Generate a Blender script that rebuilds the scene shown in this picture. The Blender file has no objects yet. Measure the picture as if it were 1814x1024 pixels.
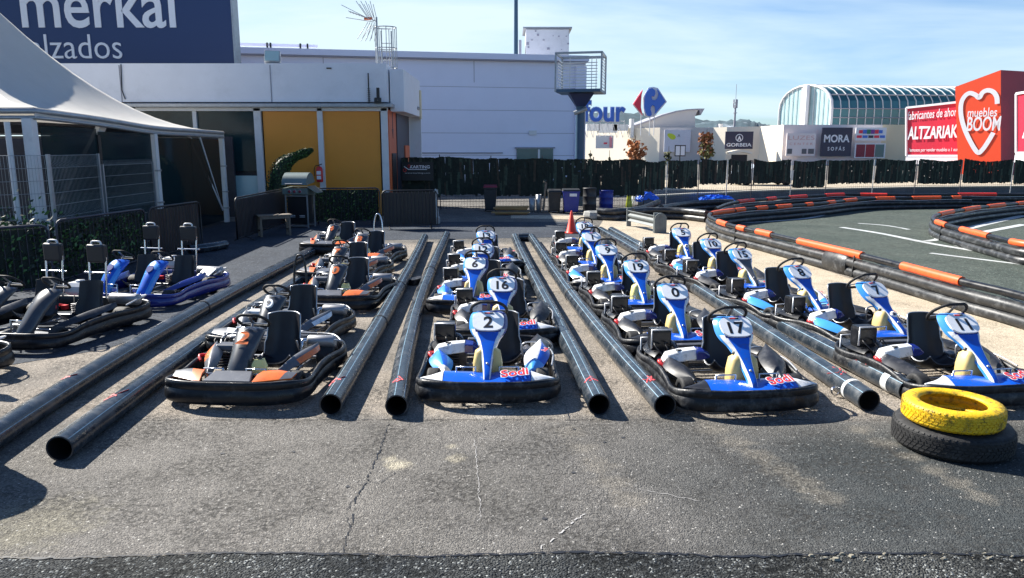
import bpy, math, random
from math import sin, cos, tan, pi, radians, atan, sqrt
from mathutils import Vector, Matrix
random.seed(7)
SC = bpy.context.scene
COL = SC.collection
# ------------------------------------------------------------------ camera
CAMH, FPX, HOR = 2.5, 1330.0, 262.0
PITCH = atan((512 - HOR) / FPX)
cd = bpy.data.cameras.new('camera'); cam = bpy.data.objects.new('camera', cd); COL.objects.link(cam)
cd.sensor_width = 36; cd.lens = FPX / 1814 * 36; cd.clip_end = 6000; cd.clip_start = 0.05
cam.location = (0, 0, CAMH); cam.rotation_euler = (pi / 2 - PITCH, 0, 0)
SC.camera = cam
# ------------------------------------------------------------------ light
SUN_AZ, SUN_EL = radians(-55), radians(38.5)          # azimuth measured from +Y towards +X
w = bpy.data.worlds.new('World'); SC.world = w; w.use_nodes = True
nt = w.node_tree; nt.nodes.clear()
N = nt.nodes.new; L = nt.links.new
out = N('ShaderNodeOutputWorld'); bg = N('ShaderNodeBackground'); sky = N('ShaderNodeTexSky')
sky.sky_type = 'NISHITA'; sky.sun_disc = False; sky.sun_elevation = SUN_EL; sky.sun_rotation = SUN_AZ
sky.altitude = 500; sky.air_density = 1.0; sky.dust_density = 0.6; sky.ozone_density = 1.5
tc = N('ShaderNodeTexCoord'); sep = N('ShaderNodeSeparateXYZ'); L(tc.outputs['Generated'], sep.inputs[0])
zz = N('ShaderNodeMath'); zz.operation = 'MAXIMUM'; zz.inputs[1].default_value = 0.0; L(sep.outputs[2], zz.inputs[0])
za = N('ShaderNodeMath'); za.operation = 'ADD'; za.inputs[1].default_value = 0.12; L(zz.outputs[0], za.inputs[0])
dx = N('ShaderNodeMath'); dx.operation = 'DIVIDE'; L(sep.outputs[0], dx.inputs[0]); L(za.outputs[0], dx.inputs[1])
dy = N('ShaderNodeMath'); dy.operation = 'DIVIDE'; L(sep.outputs[1], dy.inputs[0]); L(za.outputs[0], dy.inputs[1])
cmb = N('ShaderNodeCombineXYZ'); L(dx.outputs[0], cmb.inputs[0]); L(dy.outputs[0], cmb.inputs[1])
mp = N('ShaderNodeMapping'); mp.inputs['Scale'].default_value = (0.42, 0.8, 1); mp.inputs['Rotation'].default_value = (0, 0, radians(20)); L(cmb.outputs[0], mp.inputs[0])
cn = N('ShaderNodeTexNoise'); cn.inputs['Scale'].default_value = 0.9; cn.inputs['Detail'].default_value = 7; cn.inputs['Roughness'].default_value = 0.55; cn.inputs['Distortion'].default_value = 0.35
L(mp.outputs[0], cn.inputs['Vector'])
cr_ = N('ShaderNodeMapRange'); cr_.inputs['From Min'].default_value = 0.36; cr_.inputs['From Max'].default_value = 0.66
cr_.inputs['To Min'].default_value = 0.0; cr_.inputs['To Max'].default_value = 0.85
L(cn.outputs[0], cr_.inputs['Value'])
# thicker veil of cloud on the west side of the sky
wv = N('ShaderNodeMapRange'); wv.inputs['From Min'].default_value = -0.45; wv.inputs['From Max'].default_value = 0.45
wv.inputs['To Min'].default_value = 0.6; wv.inputs['To Max'].default_value = 0.05; L(sep.outputs[0], wv.inputs['Value'])
ad = N('ShaderNodeMath'); ad.operation = 'ADD'; ad.use_clamp = True; L(cr_.outputs[0], ad.inputs[0]); L(wv.outputs[0], ad.inputs[1])
mx = N('ShaderNodeMix'); mx.data_type = 'RGBA'; mx.inputs['B'].default_value = (6.5, 8.0, 8.9, 1)
# cloud kept low and ahead, zenith left clear to cut the fill light
lo = N('ShaderNodeMapRange'); lo.inputs['From Min'].default_value = 0.28; lo.inputs['From Max'].default_value = 0.5; lo.inputs['To Min'].default_value = 1; lo.inputs['To Max'].default_value = 0.06; L(sep.outputs[2], lo.inputs['Value'])
fy = N('ShaderNodeMapRange'); fy.inputs['From Min'].default_value = -0.2; fy.inputs['From Max'].default_value = 0.35; fy.inputs['To Min'].default_value = 0.1; fy.inputs['To Max'].default_value = 1; L(sep.outputs[1], fy.inputs['Value'])
lm_ = N('ShaderNodeMath'); lm_.operation = 'MULTIPLY'; L(ad.outputs[0], lm_.inputs[0]); L(lo.outputs[0], lm_.inputs[1])
ln_ = N('ShaderNodeMath'); ln_.operation = 'MULTIPLY'; L(lm_.outputs[0], ln_.inputs[0]); L(fy.outputs[0], ln_.inputs[1])
L(ln_.outputs[0], mx.inputs['Factor']); tint = N('ShaderNodeMix'); tint.data_type = 'RGBA'; tint.blend_type = 'MULTIPLY'; tint.inputs['Factor'].default_value = 1; tint.inputs['B'].default_value = (.78, 1.02, 1.30, 1)
L(sky.outputs[0], tint.inputs['A']); L(tint.outputs['Result'], mx.inputs['A'])
bg.inputs['Strength'].default_value = 0.052
L(mx.outputs['Result'], bg.inputs[0]); L(bg.outputs[0], out.inputs[0])
sd = bpy.data.lights.new('sun', 'SUN'); sd.energy = 5.0; sd.angle = radians(0.5); sd.color = (1, 0.95, 0.86)
sun = bpy.data.objects.new('sun', sd); COL.objects.link(sun)
SUNV = Vector((sin(SUN_AZ) * cos(SUN_EL), cos(SUN_AZ) * cos(SUN_EL), sin(SUN_EL)))
sun.rotation_euler = SUNV.to_track_quat('Z', 'Y').to_euler()
SC.view_settings.view_transform = 'Standard'; SC.view_settings.look = 'None'
SC.view_settings.exposure = 1.27; SC.view_settings.gamma = 1
SC.cycles.max_bounces = 6; SC.cycles.use_denoising = True
# ------------------------------------------------------------------ places
def G(px, py, z=0.0):
    """point at height z seen in that direction"""
    th = atan((py - 512) / FPX) + PITCH
    D = (CAMH - z) / tan(th); zc = D * cos(PITCH) + (CAMH - z) * sin(PITCH)
    return Vector(((px - 907) / FPX * zc, D, z))
def V(px, py, D):
    """point at distance D ahead seen in that direction"""
    th = atan((py - 512) / FPX) + PITCH
    z = CAMH - D * tan(th); zc = D * cos(PITCH) + (CAMH - z) * sin(PITCH)
    return Vector(((px - 907) / FPX * zc, D, z))
# ------------------------------------------------------------------ materials
def mat(name, col, rough=0.5, metal=0.0, var=0.12, scale=6.0, bump=0.0, bscale=40.0, dirt=None, coat=0.0, spec=0.5, stretch=None, rvar=0.0):
    m = bpy.data.materials.new(name); m.use_nodes = True; t = m.node_tree; p = t.nodes['Principled BSDF']
    n = t.nodes.new; l = t.links.new
    c = n('ShaderNodeTexCoord'); src = c.outputs['Object']
    oi = n('ShaderNodeObjectInfo'); sc_ = n('ShaderNodeMath'); sc_.operation = 'MULTIPLY'; sc_.inputs[1].default_value = 61.0; l(oi.outputs['Random'], sc_.inputs[0])
    av = n('ShaderNodeVectorMath'); av.operation = 'ADD'; l(src, av.inputs[0]); l(sc_.outputs[0], av.inputs[1]); src = av.outputs[0]
    if stretch:
        mpn = n('ShaderNodeMapping'); mpn.inputs['Scale'].default_value = stretch; l(src, mpn.inputs[0]); src = mpn.outputs[0]
    no = n('ShaderNodeTexNoise'); no.inputs['Scale'].default_value = scale; no.inputs['Detail'].default_value = 6; no.inputs['Roughness'].default_value = .65; l(src, no.inputs['Vector'])
    mr = n('ShaderNodeMapRange'); mr.inputs['From Min'].default_value = .25; mr.inputs['From Max'].default_value = .75
    mr.inputs['To Min'].default_value = 1 - var; mr.inputs['To Max'].default_value = 1 + var; l(no.outputs[0], mr.inputs['Value'])
    vm = n('ShaderNodeVectorMath'); vm.operation = 'SCALE'; vm.inputs[0].default_value = col[:3]; l(mr.outputs[0], vm.inputs['Scale'])
    last = vm.outputs[0]
    if dirt:
        dc, amt, ds = dirt[:3]; th0 = dirt[3] if len(dirt) > 3 else .52
        dn = n('ShaderNodeTexNoise'); dn.inputs['Scale'].default_value = ds; dn.inputs['Detail'].default_value = 8; dn.inputs['Roughness'].default_value = .7; l(src, dn.inputs['Vector'])
        dr = n('ShaderNodeMapRange'); dr.inputs['From Min'].default_value = th0; dr.inputs['From Max'].default_value = th0 + .16; dr.inputs['To Max'].default_value = amt; l(dn.outputs[0], dr.inputs['Value'])
        mi = n('ShaderNodeMix'); mi.data_type = 'RGBA'; mi.inputs['B'].default_value = (*dc, 1); l(dr.outputs[0], mi.inputs['Factor']); l(last, mi.inputs['A']); last = mi.outputs['Result']
    l(last, p.inputs['Base Color'])
    p.inputs['Roughness'].default_value = rough; p.inputs['Metallic'].default_value = metal
    p.inputs['Coat Weight'].default_value = coat; p.inputs['Coat Roughness'].default_value = .08; p.inputs['Specular IOR Level'].default_value = spec
    if rvar:
        rr = n('ShaderNodeMapRange'); rr.inputs['From Min'].default_value = .3; rr.inputs['From Max'].default_value = .7
        rr.inputs['To Min'].default_value = max(.03, rough - rvar); rr.inputs['To Max'].default_value = min(1, rough + rvar); l(no.outputs[0], rr.inputs['Value']); l(rr.outputs[0], p.inputs['Roughness'])
    if bump:
        bn = n('ShaderNodeTexNoise'); bn.inputs['Scale'].default_value = bscale; bn.inputs['Detail'].default_value = 4; l(src, bn.inputs['Vector'])
        b = n('ShaderNodeBump'); b.inputs['Strength'].default_value = bump; b.inputs['Distance'].default_value = .02; l(bn.outputs[0], b.inputs['Height']); l(b.outputs[0], p.inputs['Normal'])
    return m
def glass(name, col, alpha):
    m = bpy.data.materials.new(name); m.use_nodes = True; p = m.node_tree.nodes['Principled BSDF']
    p.inputs['Base Color'].default_value = (*col, 1); p.inputs['Roughness'].default_value = .06; p.inputs['Alpha'].default_value = alpha
    p.inputs['Specular IOR Level'].default_value = .12
    return m
M = dict(
    plastic=mat('black_plastic', (.008, .009, .012), .42, var=.3, dirt=((.10, .10, .10), .55, 9, .5), bump=.15, bscale=60, rvar=.14, spec=.32),
    plasticc=mat('black_plastic_clean', (.008, .009, .012), .34, var=.3, rvar=.12, spec=.35, dirt=((.07, .07, .075), .4, 10)),
    pod=mat('pod_black', (.018, .020, .027), .42, var=.3, dirt=((.09, .09, .10), .4, 12), rvar=.12, spec=.35),
    blue=mat('kart_blue', (.004, .095, .56), .24, coat=.5, var=.1, dirt=((.06, .08, .13), .5, 16)),
    navy=mat('kart_deep_blue', (.008, .020, .19), .26, coat=.5, var=.1),
    cyan=mat('kart_light_blue', (.05, .28, .72), .26, coat=.5, var=.1),
    white=mat('kart_white', (.76, .77, .78), .32, coat=.2, var=.05, dirt=((.16, .16, .17), .6, 13, .5)),
    plate=mat('plate_white', (.86, .87, .88), .35, var=.03, dirt=((.4, .4, .42), .25, 18)),
    ink=mat('ink_black', (.01, .01, .012), .45, var=.1),
    red=mat('paint_red', (.62, .025, .03), .4, var=.15),
    redmark=mat('red_marking_paint', (.55, .05, .06), .6, var=.3, scale=30, dirt=((.03, .03, .035), .7, 30)),
    orange=mat('kart_orange', (.80, .17, .03), .33, coat=.3, var=.12, dirt=((.2, .08, .04), .4, 14)),
    orangew=mat('track_orange', (.85, .11, .02), .45, var=.12, dirt=((.12, .05, .03), .5, 5)),
    redw=mat('track_red', (.72, .035, .02), .45, var=.12, dirt=((.12, .03, .03), .5, 5)),
    grey=mat('kart_grey', (.10, .105, .12), .34, var=.2, dirt=((.2, .2, .2), .3, 10)),
    grey2=mat('kart_gunmetal', (.045, .048, .056), .3, coat=.25, var=.2, dirt=((.12, .12, .12), .3, 8)),
    tank=mat('tank_cream', (.66, .50, .20), .4, var=.08, dirt=((.30, .2, .07), .4, 7)),
    tank2=mat('tank_yellow', (.72, .66, .26), .4, var=.08, dirt=((.35, .3, .1), .3, 7)),
    rubber=mat('rubber', (.010, .010, .011), .72, var=.3, dirt=((.09, .085, .08), .4, 12), bump=.2, bscale=90),
    fabric=mat('seat_black', (.010, .010, .014), .45, var=.3),
    trim=mat('trim_silver', (.42, .43, .45), .35, metal=.6, var=.1),
    chrome=mat('chrome', (.62, .63, .66), .22, metal=1, var=.1),
    steel=mat('steel', (.28, .29, .31), .4, metal=.9, var=.25, scale=20, dirt=((.10, .07, .05), .4, 20)),
    muff=mat('muffler_steel', (.30, .30, .31), .42, metal=.6, var=.2, dirt=((.12, .1, .09), .4, 8)),
    engine=mat('engine_alloy', (.12, .12, .13), .45, metal=.7, var=.4, scale=30),
    pipe=mat('polyethylene_pipe', (.020, .028, .038), .26, var=.35, scale=3, dirt=((.10, .105, .11), .6, 6, .48), rvar=.12, bump=.08, bscale=12),
    pipein=mat('pipe_inside', (.006, .006, .008), .6, var=.2),
    stripe=mat('pipe_stripe', (.22, .36, .46), .4, var=.3, scale=9, dirt=((.05, .06, .07), .7, 8)),
    btube=mat('barrier_tube', (.022, .024, .027), .42, var=.4, scale=3, dirt=((.16, .165, .17), .6, 5), rvar=.15, bump=.15, bscale=10),
    tape=mat('white_tape', (.62, .63, .62), .5, var=.1),
    cladd=mat('cladding_panel', (.76, .77, .90), .5, var=.03, scale=.8, dirt=((.64, .65, .76), .35, .4)),
    railg=mat('rail_grey', (.13, .15, .155), .5, var=.2, dirt=((.05, .05, .05), .5, 5)),
    claddj=mat('cladding_joint', (.30, .30, .35), .6, var=.05),
    whitew=mat('white_wall', (.76, .77, .81), .6, var=.04, scale=1.2, dirt=((.60, .61, .63), .4, .9)),
    whitem=mat('white_metal', (.66, .67, .68), .4, var=.06, dirt=((.4, .4, .4), .4, 3)),
    ochre=mat('ochre_panel', (.72, .275, .024), .45, var=.03, scale=1.5, dirt=((.62, .22, .02), .3, 1.2)),
    redwood=mat('orange_red_panel', (.60, .12, .03), .5, var=.1),
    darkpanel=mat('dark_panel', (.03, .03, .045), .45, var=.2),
    signblue=mat('sign_navy', (.016, .036, .115), .35, var=.06, scale=.3),
    signwhite=mat('sign_white', (.78, .78, .80), .45, var=.03),
    dglass=mat('dark_glass', (.010, .036, .042), .16, var=.5, scale=.6, spec=.28),
    tealglass=mat('teal_glass', (.018, .095, .12), .12, var=.35, scale=.25, spec=.9),
    paleglass=mat('pale_glass', (.42, .60, .62), .15, var=.2, scale=.3),
    tentfab=mat('tent_fabric', (.74, .72, .68), .7, var=.05, scale=1.5, dirt=((.5, .49, .47), .3, 1.0)),
    galv=mat('galvanised', (.36, .38, .40), .45, metal=.5, var=.15, dirt=((.2, .2, .2), .3, 4)),
    bluesteel=mat('blue_grey_steel', (.045, .10, .17), .4, var=.1),
    brush=mat('heather_brush', (.016, .022, .016), .9, var=.5, scale=8),
    brush3=mat('heather_brush_brown', (.055, .042, .028), .9, var=.5, scale=8),
    brush2=mat('heather_brush_light', (.045, .062, .042), .9, var=.5, scale=8),
    leaf=mat('ivy_leaf', (.06, .14, .035), .6, var=.5, scale=9),
    leafd=mat('leaf_dark', (.014, .030, .014), .6, var=.5, scale=9),
    leafo=mat('leaf_orange', (.50, .19, .06), .7, var=.4, scale=3),
    leafr=mat('leaf_rust', (.26, .10, .04), .7, var=.4, scale=3),
    leafg=mat('leaf_olive', (.16, .16, .05), .7, var=.4, scale=3),
    bark=mat('bark', (.06, .045, .035), .9, var=.3),
    store=mat('store_render', (.86, .77, .63), .7, var=.04, scale=.3, dirt=((.76, .70, .60), .4, .15)),
    storeg=mat('store_grey', (.52, .50, .49), .7, var=.04, scale=.3),
    storep=mat('store_pale', (.78, .71, .69), .7, var=.04, scale=.3),
    cream=mat('store_cream', (.74, .62, .42), .7, var=.05, scale=.3),
    boom=mat('sign_orange_red', (.85, .075, .018), .45, var=.04, scale=.2),
    boomd=mat('sign_dark_red', (.30, .015, .03), .5, var=.05, scale=.2),
    altz=mat('sign_red', (.70, .025, .06), .45, var=.04, scale=.2),
    signink=mat('sign_dark', (.035, .035, .065), .45, var=.05, scale=.3),
    csky=mat('logo_blue', (.05, .16, .60), .4, var=.04),
    cred=mat('logo_red', (.78, .03, .07), .4, var=.04),
    cone=mat('cone_orange', (.92, .05, .02), .45, var=.06, dirt=((.3, .05, .03), .3, 8)),
    binb=mat('bin_blue', (.015, .03, .25), .45, var=.15, dirt=((.1, .1, .12), .3, 5)),
    bink=mat('bin_black', (.016, .018, .022), .5, var=.2, dirt=((.08, .08, .08), .3, 5)),
    binr=mat('bin_lid_red', (.22, .02, .04), .5, var=.2),
    wood=mat('wood_plank', (.40, .24, .10), .7, var=.25, scale=4, stretch=(1, 8, 8)),
    woodd=mat('wood_old', (.16, .13, .10), .8, var=.3, scale=4, stretch=(8, 8, 1)),
    bbq=mat('grill_enamel', (.16, .20, .19), .35, metal=.2, var=.12),
    tarp=mat('blue_tarp', (.01, .12, .70), .35, var=.15, coat=.2),
    yellow=mat('tyre_yellow', (.72, .45, .006), .55, var=.12, dirt=((.03, .026, .018), .9, 12, .50), bump=.3, bscale=40),
    yellowp=mat('yellow_plastic', (.65, .70, .06), .45, var=.1),
    concrete=mat('concrete', (.33, .33, .31), .8, var=.15, dirt=((.2, .2, .19), .4, 4), bump=.3, bscale=20),
    hill=mat('hill_forest', (.030, .062, .080), .95, var=.45, scale=.02),
    snow=mat('snow_patch', (.62, .66, .72), .8, var=.1, scale=.05),
    carp=mat('car_silver', (.55, .57, .60), .25, metal=.3, coat=.6, var=.03),
)
# sunlight glows through the marquee cloth
_t = M['tentfab'].node_tree; _p = _t.nodes['Principled BSDF']; _o = _t.nodes['Material Output']; _x = _t.nodes.new('ShaderNodeMixShader'); _r = _t.nodes.new('ShaderNodeBsdfTranslucent')
_r.inputs[0].default_value = (.80, .79, .76, 1); _x.inputs[0].default_value = .42; _t.links.new(_p.outputs[0], _x.inputs[1]); _t.links.new(_r.outputs[0], _x.inputs[2]); _t.links.new(_x.outputs[0], _o.inputs[0])
# ------------------------------------------------------------------ mesh builder
def cr(pts, n=6, closed=False):
    P = [Vector(p) for p in pts]; o = []; k = len(P)
    rng = range(k) if closed else range(k - 1)
    for i in rng:
        if closed: a, b, c, d = P[(i - 1) % k], P[i], P[(i + 1) % k], P[(i + 2) % k]
        else: a, b, c, d = P[max(i - 1, 0)], P[i], P[i + 1], P[min(i + 2, k - 1)]
        for j in range(n):
            t = j / n; t2 = t * t; t3 = t2 * t
            o.append(.5 * ((2 * b) + (c - a) * t + (2 * a - 5 * b + 4 * c - d) * t2 + (3 * b - a - 3 * c + d) * t3))
    if not closed: o.append(P[-1])
    return o
def fr(o, x, y):
    x = Vector(x).normalized(); y = Vector(y); y = (y - x * y.dot(x)).normalized(); z = x.cross(y)
    m = Matrix((x, y, z)).transposed().to_4x4(); m.translation = Vector(o); return m
class MB:
    def __init__(s): s.v = []; s.f = []; s.m = []; s.s = []
    def add(s, vs, fs, m=0, sm=False, X=None):
        b = len(s.v)
        s.v += [tuple(X @ Vector(q)) if X is not None else tuple(q) for q in vs]
        for i, f in enumerate(fs):
            s.f.append(tuple(b + k for k in f)); s.m.append(m[i] if isinstance(m, list) else m); s.s.append(sm)
        return s
    def box(s, c, d, m=0, X=None):
        hx, hy, hz = d[0] / 2, d[1] / 2, d[2] / 2; cx, cy, cz = c
        vs = [(cx + a * hx, cy + b * hy, cz + e * hz) for a in (-1, 1) for b in (-1, 1) for e in (-1, 1)]
        return s.add(vs, [(0, 1, 3, 2), (4, 6, 7, 5), (0, 4, 5, 1), (2, 3, 7, 6), (0, 2, 6, 4), (1, 5, 7, 3)], m, False, X)
    def beam(s, a, b, wd, ht, m=0, up=(0, 0, 1)):
        a = Vector(a); b = Vector(b); d = b - a; u = Vector(up)
        if abs(d.normalized().dot(u)) > .98: u = Vector((0, 1, 0))
        return s.box((d.length / 2, 0, 0), (d.length, wd, ht), m, fr(a, d, u.cross(d)))
    def tube(s, pts, r, n=10, m=0, closed=False, cap=True, sm=True, angs=None, am=None, flat=1.0):
        P = [Vector(p) for p in pts]; k = len(P)
        T = []
        for i in range(k):
            if closed: t = P[(i + 1) % k] - P[i - 1]
            else: t = P[min(i + 1, k - 1)] - P[max(i - 1, 0)]
            T.append(t.normalized())
        up = Vector((0, 0, 1)) if abs(T[0].z) < .9 else Vector((0, 1, 0))
        nrm = (up - T[0] * up.dot(T[0])).normalized()
        A = angs or [2 * pi * j / n for j in range(n)]; n = len(A); vs = []
        for i in range(k):
            nrm = (nrm - T[i] * nrm.dot(T[i])).normalized(); bn = T[i].cross(nrm)
            ri = r[i] if isinstance(r, (list, tuple)) else r
            for a in A: vs.append(P[i] + (nrm * cos(a) * flat + bn * sin(a)) * ri)
        fs = []; ms = []
        for i in range(k if closed else k - 1):
            for j in range(n):
                i2 = (i + 1) % k; j2 = (j + 1) % n
                fs.append((i * n + j, i * n + j2, i2 * n + j2, i2 * n + j)); ms.append(am[j] if am else m)
        s.add(vs, fs, ms, sm)
        if cap and not closed:
            s.add(vs[:n], [tuple(range(n))[::-1]], m); s.add(vs[-n:], [tuple(range(n))], m)
        return s
    def lathe(s, prof, X=None, n=24, m=0, sm=True, closed=False, wob=0):
        vs = []; k = len(prof)
        for j in range(n):
            a = 2 * pi * j / n
            for (r, h) in prof: vs.append((r * cos(a), r * sin(a), h))
        fs = []; ms = []
        for j in range(n):
            for i in range(k if closed else k - 1):
                i2 = (i + 1) % k; j2 = (j + 1) % n
                fs.append((j * k + i, j2 * k + i, j2 * k + i2, j * k + i2)); ms.append(m[i] if isinstance(m, list) else m)
        return s.add(vs, fs, ms, sm, X)
    def slab(s, g, t, m=0, sm=True, fm=None, em=None):
        """grid g[i][j] of points given real thickness t against its normal"""
        R, C = len(g), len(g[0]); g = [[Vector(p) for p in r] for r in g]; nn = []
        for i in range(R):
            row = []
            for j in range(C):
                a = g[min(i + 1, R - 1)][j] - g[max(i - 1, 0)][j]; b = g[i][min(j + 1, C - 1)] - g[i][max(j - 1, 0)]
                q = b.cross(a); row.append(q.normalized() if q.length > 1e-9 else Vector((0, 0, 1)))
            nn.append(row)
        top = [g[i][j] for i in range(R) for j in range(C)]; bot = [g[i][j] - nn[i][j] * t for i in range(R) for j in range(C)]
        K = R * C; fs = []; ms = []
        for i in range(R - 1):
            for j in range(C - 1):
                a, b, c, d = i * C + j, i * C + j + 1, (i + 1) * C + j + 1, (i + 1) * C + j
                mm = fm(i, j) if fm else m
                fs += [(a, b, c, d), (K + d, K + c, K + b, K + a)]; ms += [mm, em if em is not None else mm]
        s.add(top + bot, fs, ms, sm)
        e = [(i * C) for i in range(R)] + [(R - 1) * C + j for j in range(1, C)] + [i * C + C - 1 for i in range(R - 2, -1, -1)] + [j for j in range(C - 2, 0, -1)]
        q = len(e); s.add([top[k] for k in e] + [bot[k] for k in e], [(k, (k + 1) % q, q + (k + 1) % q, q + k) for k in range(q)], em if em is not None else m)
        return s
    def loft(s, rings, m=0, sm=True, cap=True):
        n = len(rings[0]); vs = [p for r in rings for p in r]; fs = []
        for i in range(len(rings) - 1):
            for j in range(n): fs.append((i * n + j, i * n + (j + 1) % n, (i + 1) * n + (j + 1) % n, (i + 1) * n + j))
        s.add(vs, fs, m, sm)
        if cap: s.add(rings[0], [tuple(range(n))[::-1]], m); s.add(rings[-1], [tuple(range(n))], m)
        return s
    def prism(s, outl, d, X=None, m=0, em=None):
        """outline in local xy, thickness d from z=-d to 0"""
        n = len(outl); vs = [(x, y, 0) for x, y in outl] + [(x, y, -d) for x, y in outl]
        s.add(vs, [tuple(range(n)), tuple(range(2 * n - 1, n - 1, -1))] , m, False, X)
        return s.add(vs, [(i, n + i, n + (i + 1) % n, (i + 1) % n) for i in range(n)], m if em is None else em, False, X)
    def text(s, txt, X, width=None, height=None, bold=0.0, shear=0.0, ext=0.0, m=0, align='C', sx=None):
        vs, fs = TXT(txt, bold, shear, ext)
        xs = [q[0] for q in vs]; ys = [q[1] for q in vs]; x0, x1, y0, y1 = min(xs), max(xs), min(ys), max(ys)
        kx = ky = None
        if width: kx = width / (x1 - x0)
        if height: ky = height / (y1 - y0)
        kx = kx or ky; ky = ky or kx
        ox = (x0 + x1) / 2 if align == 'C' else x0
        return s.add([((q[0] - ox) * kx, (q[1] - (y0 + y1) / 2) * ky, q[2]) for q in vs], fs, m, False, X)
    def build(s, name, mats, parent=None, bevel=0, loc=None):
        me = bpy.data.meshes.new(name); me.from_pydata(s.v, [], s.f)
        for k in (mats if isinstance(mats, (list, tuple)) else [mats]): me.materials.append(M[k] if isinstance(k, str) else k)
        me.polygons.foreach_set('material_index', s.m); me.polygons.foreach_set('use_smooth', s.s)
        me.update(); o = bpy.data.objects.new(name, me); COL.objects.link(o)
        if parent: o.parent = parent
        if loc: o.location = loc
        if bevel:
            b = o.modifiers.new('bevel', 'BEVEL'); b.width = bevel; b.segments = 2; b.limit_method = 'ANGLE'; b.angle_limit = radians(40)
        return o
_tc = {}
def TXT(txt, bold, shear, ext):
    k = (txt, bold, shear, ext)
    if k not in _tc:
        c = bpy.data.curves.new('lettering', 'FONT'); c.body = txt; c.offset = bold; c.shear = shear; c.extrude = ext; c.resolution_u = 4
        o = bpy.data.objects.new('lettering', c); COL.objects.link(o); bpy.context.view_layer.update()
        me = o.evaluated_get(bpy.context.evaluated_depsgraph_get()).to_mesh()
        _tc[k] = ([tuple(q.co) for q in me.vertices], [tuple(p.vertices) for p in me.polygons])
        bpy.data.objects.remove(o); bpy.data.curves.remove(c)
    return _tc[k]
def tag(o, label, cat, group=None):
    o['label'] = label; o['category'] = cat
    if group: o['group'] = group
    return o
def empty(name, loc, label, cat, group=None, rz=0):
    o = bpy.data.objects.new(name, None); COL.objects.link(o); o.location = loc; o.rotation_euler = (0, 0, rz); o.empty_display_size = .1
    return tag(o, label, cat, group)
def struct(o): o['kind'] = 'structure'; return o
def dup(o, parent=None):
    c = o.copy(); COL.objects.link(c)
    if parent: c.parent = parent
    for ch in [x for x in KIDS.get(o.name, [])]: k = dup(ch, c); KIDS.setdefault(c.name, []).append(k)
    return c
KIDS = {}
def index_kids(o):
    for x in bpy.data.objects:
        if x.parent: KIDS.setdefault(x.parent.name, [])
        if x.parent and x not in KIDS[x.parent.name]: KIDS[x.parent.name].append(x)
def RX(a): return Matrix.Rotation(a, 4, 'X')
def RY(a): return Matrix.Rotation(a, 4, 'Y')
def RZ(a): return Matrix.Rotation(a, 4, 'Z')
def TR(*p): return Matrix.Translation(p)
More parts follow.
